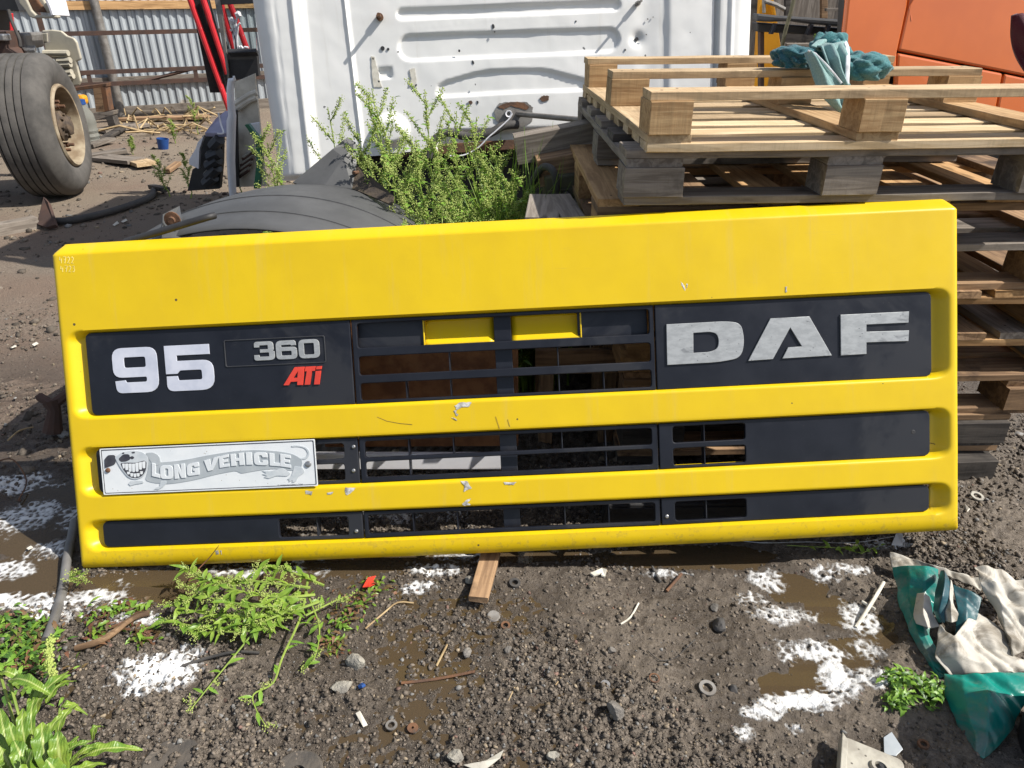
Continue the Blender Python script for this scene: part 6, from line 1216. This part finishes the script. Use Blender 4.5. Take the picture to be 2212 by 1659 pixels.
# ------------------------------------------------------------------ bits and pieces on the ground
def gz(p, d=0.): p = Vector(p); p.z = float(ground_h(np.array([p.x]), np.array([p.y]))[0])+d; return p
def ring(name, label, px, py, ro, ri, h, m, cat='washer', tilt=0.):
    mb = MB(); mb.lathe([(ri, 0), (ri, h), (ro*.97, h), (ro, h*.6), (ro, 0)], 28, 'Z', (0, 0, 0), True); o = mb.build(name, M[m], None, smooth=True); o.location = gz(gp(px, py), .004); o.rotation_euler = (tilt, tilt*.6, 0); return tag(o, label, cat)
ring('washer', 'large grey steel ring washer lying in the open soil', 1528, 1487, .0205, .012, .004, 'steel', tilt=.1); ring('washer', 'small bright zinc washer in the open soil', 1308, 1477, .0115, .004, .002, 'screw', tilt=.12); ring('washer', 'thin dull ring half sunk right of the bright washer', 1413, 1470, .013, .0095, .002, 'rust', tilt=.1); ring('washer', 'dull steel ring near the lower middle, left of its twin', 845, 1563, .0135, .008, .003, 'steel'); ring('washer', 'rusty thick washer near the lower middle, right of its twin', 891, 1568, .0125, .003, .003, 'rust', tilt=.08); ring('washer', 'rusty ring beside the plank end', 1092, 1348, .0125, .007, .003, 'rust', tilt=.12); ring('washer', 'brass grommet ring on the soil right of the panel', 2109, 1076, .021, .012, .005, 'flange', tilt=.15); ring('washer', 'small rusty nut ring beside the flange plate', 1993, 1612, .012, .007, .006, 'rust', 'nut'); ring('washer', 'black rubber grommet beside the plank under the panel', 1112, 1258, .016, .009, .006, 'rubber', 'grommet', .1)
mb = MB(); mb.lathe([(0, .003), (.015, .0035), (.018, .001), (.018, 0)], 24); o = mb.build('steel_disc', M['steel'], None, smooth=True); o.location = gz(gp(1066, 1325), .005); o.rotation_euler = (.15, .1, 0); tag(o, 'flat grey metal cap on the soil below the plank', 'cap')
for k, (px, py, ro, ri, lab) in enumerate(((640, 1668, .055, .018, 'dark worn rubber disc half buried at the bottom edge, right one'), (368, 1645, .062, .010, 'dark worn rubber disc half buried at the bottom edge, left one'))):
    mb = MB(); mb.lathe([(ri, 0), (ri, .006), (ro*.9, .008), (ro, .003), (ro, -.01)], 40); o = mb.build('rubber_disc', M['mud_rubber'], None, smooth=True); o.location = gz(gp(px, py), -.002); tag(o, lab, 'disc')
o = loose('plank', 'short wet plank jutting from under the panel with foam on its end', 'plank', .30, .053, .018, gz(gp(1055, 1225), .022), (0, .04, 1.42), 'wood_brown')
def chunk(px, py, s, m, lab, seed): p = gz(gp(px, py)); p.z += s[2]*.35; return rock('stone', lab, p, s, m, seed)
chunk(768, 1432, (.026, .022, .026), 'concrete', 'pale broken concrete lump beside the weed heap', 1); chunk(738, 1482, (.028, .02, .010), 'concrete', 'flat pale mortar piece below the concrete lump', 2); chunk(1330, 1543, (.023, .019, .022), 'stone', 'large grey stone alone in the open soil', 3); chunk(1556, 1350, (.022, .02, .016), 'rubber', 'black lump of asphalt right of the middle', 4); chunk(1195, 1632, (.015, .014, .012), 'concrete', 'tan stone near the bottom edge', 5); chunk(1010, 1407, (.016, .013, .012), 'stone', 'small grey stone above the rusty stick', 6); chunk(1016, 1252, (.016, .014, .014), 'concrete', 'tan stone left of the plank', 7); chunk(1098, 1402, (.012, .01, .01), 'stone', 'small grey clod right of the stones', 8); chunk(1545, 1310, (.013, .012, .01), 'stone', 'small stone right of the middle above the asphalt', 9); chunk(985, 1635, (.020, .016, .010), 'concrete', 'flat tan stone by the right rubber disc', 10); chunk(1320, 1405, (.013, .012, .01), 'stone', 'small grey stone in the middle of the open soil', 11); chunk(1585, 1485, (.012, .011, .01), 'rubber', 'small black stone beside the large ring washer', 12)
def stick(name, lab, pts, r, m, cat='stick'): return cable(name, lab, [gz(gp(x, y), z) for x, y, z in pts], r, m, cat, 6, 3)
stick('stick', 'rusty brown stick lying on the open soil', [(866, 1470, .006), (940, 1461, .008), (1026, 1450, .008)], .0036, 'rust'); stick('stick', 'short pale splinter above the rusty stick', [(942, 1432, .005), (966, 1390, .006)], .003, 'straw'); stick('stick', 'grey dry stalk beside the withered weeds', [(789, 1356, .006), (830, 1322, .008), (859, 1302, .008), (893, 1296, .006)], .0024, 'straw'); stick('twig', 'bundle of dry brown twig by the reddish weed', [(165, 1405, .008), (230, 1392, .012), (290, 1345, .014), (325, 1330, .01)], .008, 'wood_brown', 'twig'); stick('wire', 'thin black wire curving over the open soil', [(1399, 1406, .004), (1426, 1429, .004), (1459, 1419, .005), (1480, 1400, .006), (1502, 1382, .006)], .0012, 'rubber', 'wire'); stick('strip', 'thin white plastic strip on the soil right of the plank', [(1341, 1349, .004), (1362, 1335, .006), (1379, 1306, .006)], .0026, 'paper', 'strip'); stick('bolt', 'long rusty bolt in the foam', [(1440, 1276, .006), (1472, 1244, .01)], .0045, 'rust', 'bolt'); stick('bolt', 'grey steel pin above the rusty bolt', [(1409, 1223, .006), (1427, 1256, .006)], .004, 'screw', 'pin'); stick('cable', 'short black cable end beside the white foam patch', [(393, 1442, .006), (450, 1425, .01), (510, 1412, .008), (560, 1410, .004)], .004, 'rubber', 'cable'); stick('straw_bit', 'short straw bit left of the bright washer', [(1200, 1478, .004), (1218, 1455, .005)], .0016, 'straw', 'straw'); stick('straw_bit', 'short straw bit low in the open soil', [(1098, 1510, .004), (1112, 1488, .005)], .0016, 'straw', 'straw'); stick('pipe_stub', 'white paint stained sticks in the foam beside the tarpaulin', [(1850, 1350, .01), (1880, 1310, .02), (1905, 1270, .02)], .005, 'paper', 'stick'); stick('pipe_stub', 'crossed pale stick in the foam beside the tarpaulin', [(1862, 1300, .01), (1890, 1318, .015)], .004, 'paper', 'stick')
o = stick('wire', 'thin grey wire under the right end of the panel', [(1560, 1170, .03), (1640, 1178, .02), (1740, 1182, .02), (1840, 1182, .02), (1925, 1176, .03)], .0016, 'screw', 'wire')
pp = cable('pipe', 'grey plastic pipe lying on the wet ground left of the panel', [gz(gp(162, 1130), .02), gz(gp(157, 1166), .018), gz(gp(147, 1206), .018), gz(gp(133, 1272), .016), gz(gp(117, 1352), .014), gz(gp(103, 1390), .012)], .0125, 'pipe', 'pipe', 12)
def chip(name, lab, pts, m, t=.003, h=.006, cat='scrap'): o = sheet(name, [gz(gp(x, y), h) for x, y in pts], m, None, t, bevel=.0006); return tag(o, lab, cat)
chip('clip', 'cream plastic clip below the panel', [(1274, 1243), (1300, 1229), (1310, 1235), (1307, 1247), (1298, 1247), (1300, 1240), (1282, 1248)], 'paper', .006, .008, 'clip'); chip('bottle_cap', 'tiny bright blue plastic piece on the soil', [(773, 1482), (783, 1477), (790, 1483), (783, 1489), (775, 1488)], 'blue', .006, .008, 'plastic'); chip('label', 'small cream slip of plastic on the soil', [(768, 1541), (778, 1537), (794, 1562), (784, 1567)], 'paper', .003); chip('orange_scrap', 'torn orange plastic scrap by the withered weeds', [(783, 1270), (795, 1250), (812, 1246), (806, 1256), (812, 1262), (798, 1272)], 'red_badge', .003, .014); chip('blue_shard', 'pale blue plastic shard near the flange plate', [(1908, 1595), (1925, 1584), (1950, 1620), (1935, 1634), (1910, 1630)], 'print_grey', .003); chip('grey_shard', 'flat grey scrap at the bottom edge', [(1000, 1655), (1050, 1638), (1088, 1618), (1080, 1635), (1040, 1662)], 'flange', .003); chip('white_scrap', 'white torn scrap standing by the tarpaulin tip', [(1922, 1188), (1932, 1165), (1945, 1170), (1946, 1190)], 'plate', .003, .02); chip('slip', 'white chip right of the panel foot', [(2080, 1096), (2084, 1094), (2092, 1106), (2088, 1110)], 'paper', .004)
for k, (x, y) in enumerate(((62, 1180), (28, 748), (75, 742), (250, 485), (268, 478), (200, 468))): chip('paper_bit', ('white paper bit lying in the left foam', 'white flake on the trodden soil at the left edge', 'tiny white flake beside the panel edge', 'white flake before the strap', 'pale flake behind the panel corner', 'white scrap by the black ground hose')[k], [(x-6, y+3), (x+4, y-4), (x+8, y), (x-2, y+5)], 'paper', .004, .01)
cable('ground_hose', 'black hose lying across the shaded ground behind the panel', [gz(gp(116, 488), .03), gz(gp(154, 486), .03), gz(gp(205, 475), .03), gz(gp(256, 461), .03), gz(gp(308, 444), .03), gz(gp(330, 430), .03), gz(gp(333, 418), .03)], .026, 'rubber', 'hose', 8)
o = sheet('rusty_bracket', [gz(gp(85, 494), .02), gz(gp(112, 475), .16), gz(gp(120, 482), .14), gz(gp(126, 498), .03), gz(gp(105, 499), .02)], 'rust_dark', None, .03); tag(o, 'rusty bent bracket at the end of the ground hose', 'bracket')
loose('log', 'short grey round log at the left edge of the yard', 'log', .40, .09, .08, gz(gp(16, 505), .04), (0, 0, .9), 'wood_grey')
jk = thing('scrap_joint', 'muddy rusty joint casting on the ground left of the panel', 'scrap', gz(gp(118, 945), 0)); mb = MB(); mb.tube([(0, 0, .02), (.02, .02, .10), (.01, .03, .13)], [.035, .022, .03], 10); mb.tube([(.01, .03, .12), (-.04, .05, .14)], .016, 8); mb.build('joint', M['rust_dark'], jk, smooth=True); mb = MB(); mb.tube([(.02, .03, .12), (.08, .10, .16), (.10, .14, .05)], .02, 8); mb.build('arm', M['rust_dark'], jk, smooth=True)
cable('wire', 'thin yellow wire on the ground left of the panel', [gz(gp(20, 960), .02), gz(gp(45, 938), .02), gz(gp(75, 930), .02)], .003, 'straw', 'wire', 6); cable('wire', 'thin brown wire bent over the left foam', [gz(gp(0, 1005), .02), gz(gp(35, 1010), .03), gz(gp(58, 1040), .02), gz(gp(40, 1080), .015)], .0025, 'rust', 'wire', 6)
# what is glimpsed through the grille
o = sheet('rusty_plate', [(-.62, 2.03, .12), (.02, 2.03, .12), (.02, 2.06, .62), (-.62, 2.06, .62)], 'rust_lit', None, .012); tag(o, 'rust brown metal plate seen through the upper grille', 'plate')
o = sheet('white_strip', [yp(650, 1012, 1.82), yp(1090, 1012, 1.82), yp(1090, 978, 1.83), yp(650, 978, 1.83)], 'white', None, .02); tag(o, 'long white plastic strip seen through the middle grille', 'strip')
bm_ = thing('support_beam', 'black plastic beam under the raised right end of the panel', 'beam', (.74, 1.79, .0), (0, 0, .01)); mb = MB(); mb.box((0, 0, .045), (.92, .075, .09)); mb.build('body', M['black'], bm_, bevel=.006); mb = MB(); mb.box((0, -.04, .07), (.9, .006, .02)); mb.build('rib', M['black'], bm_, bevel=.002)
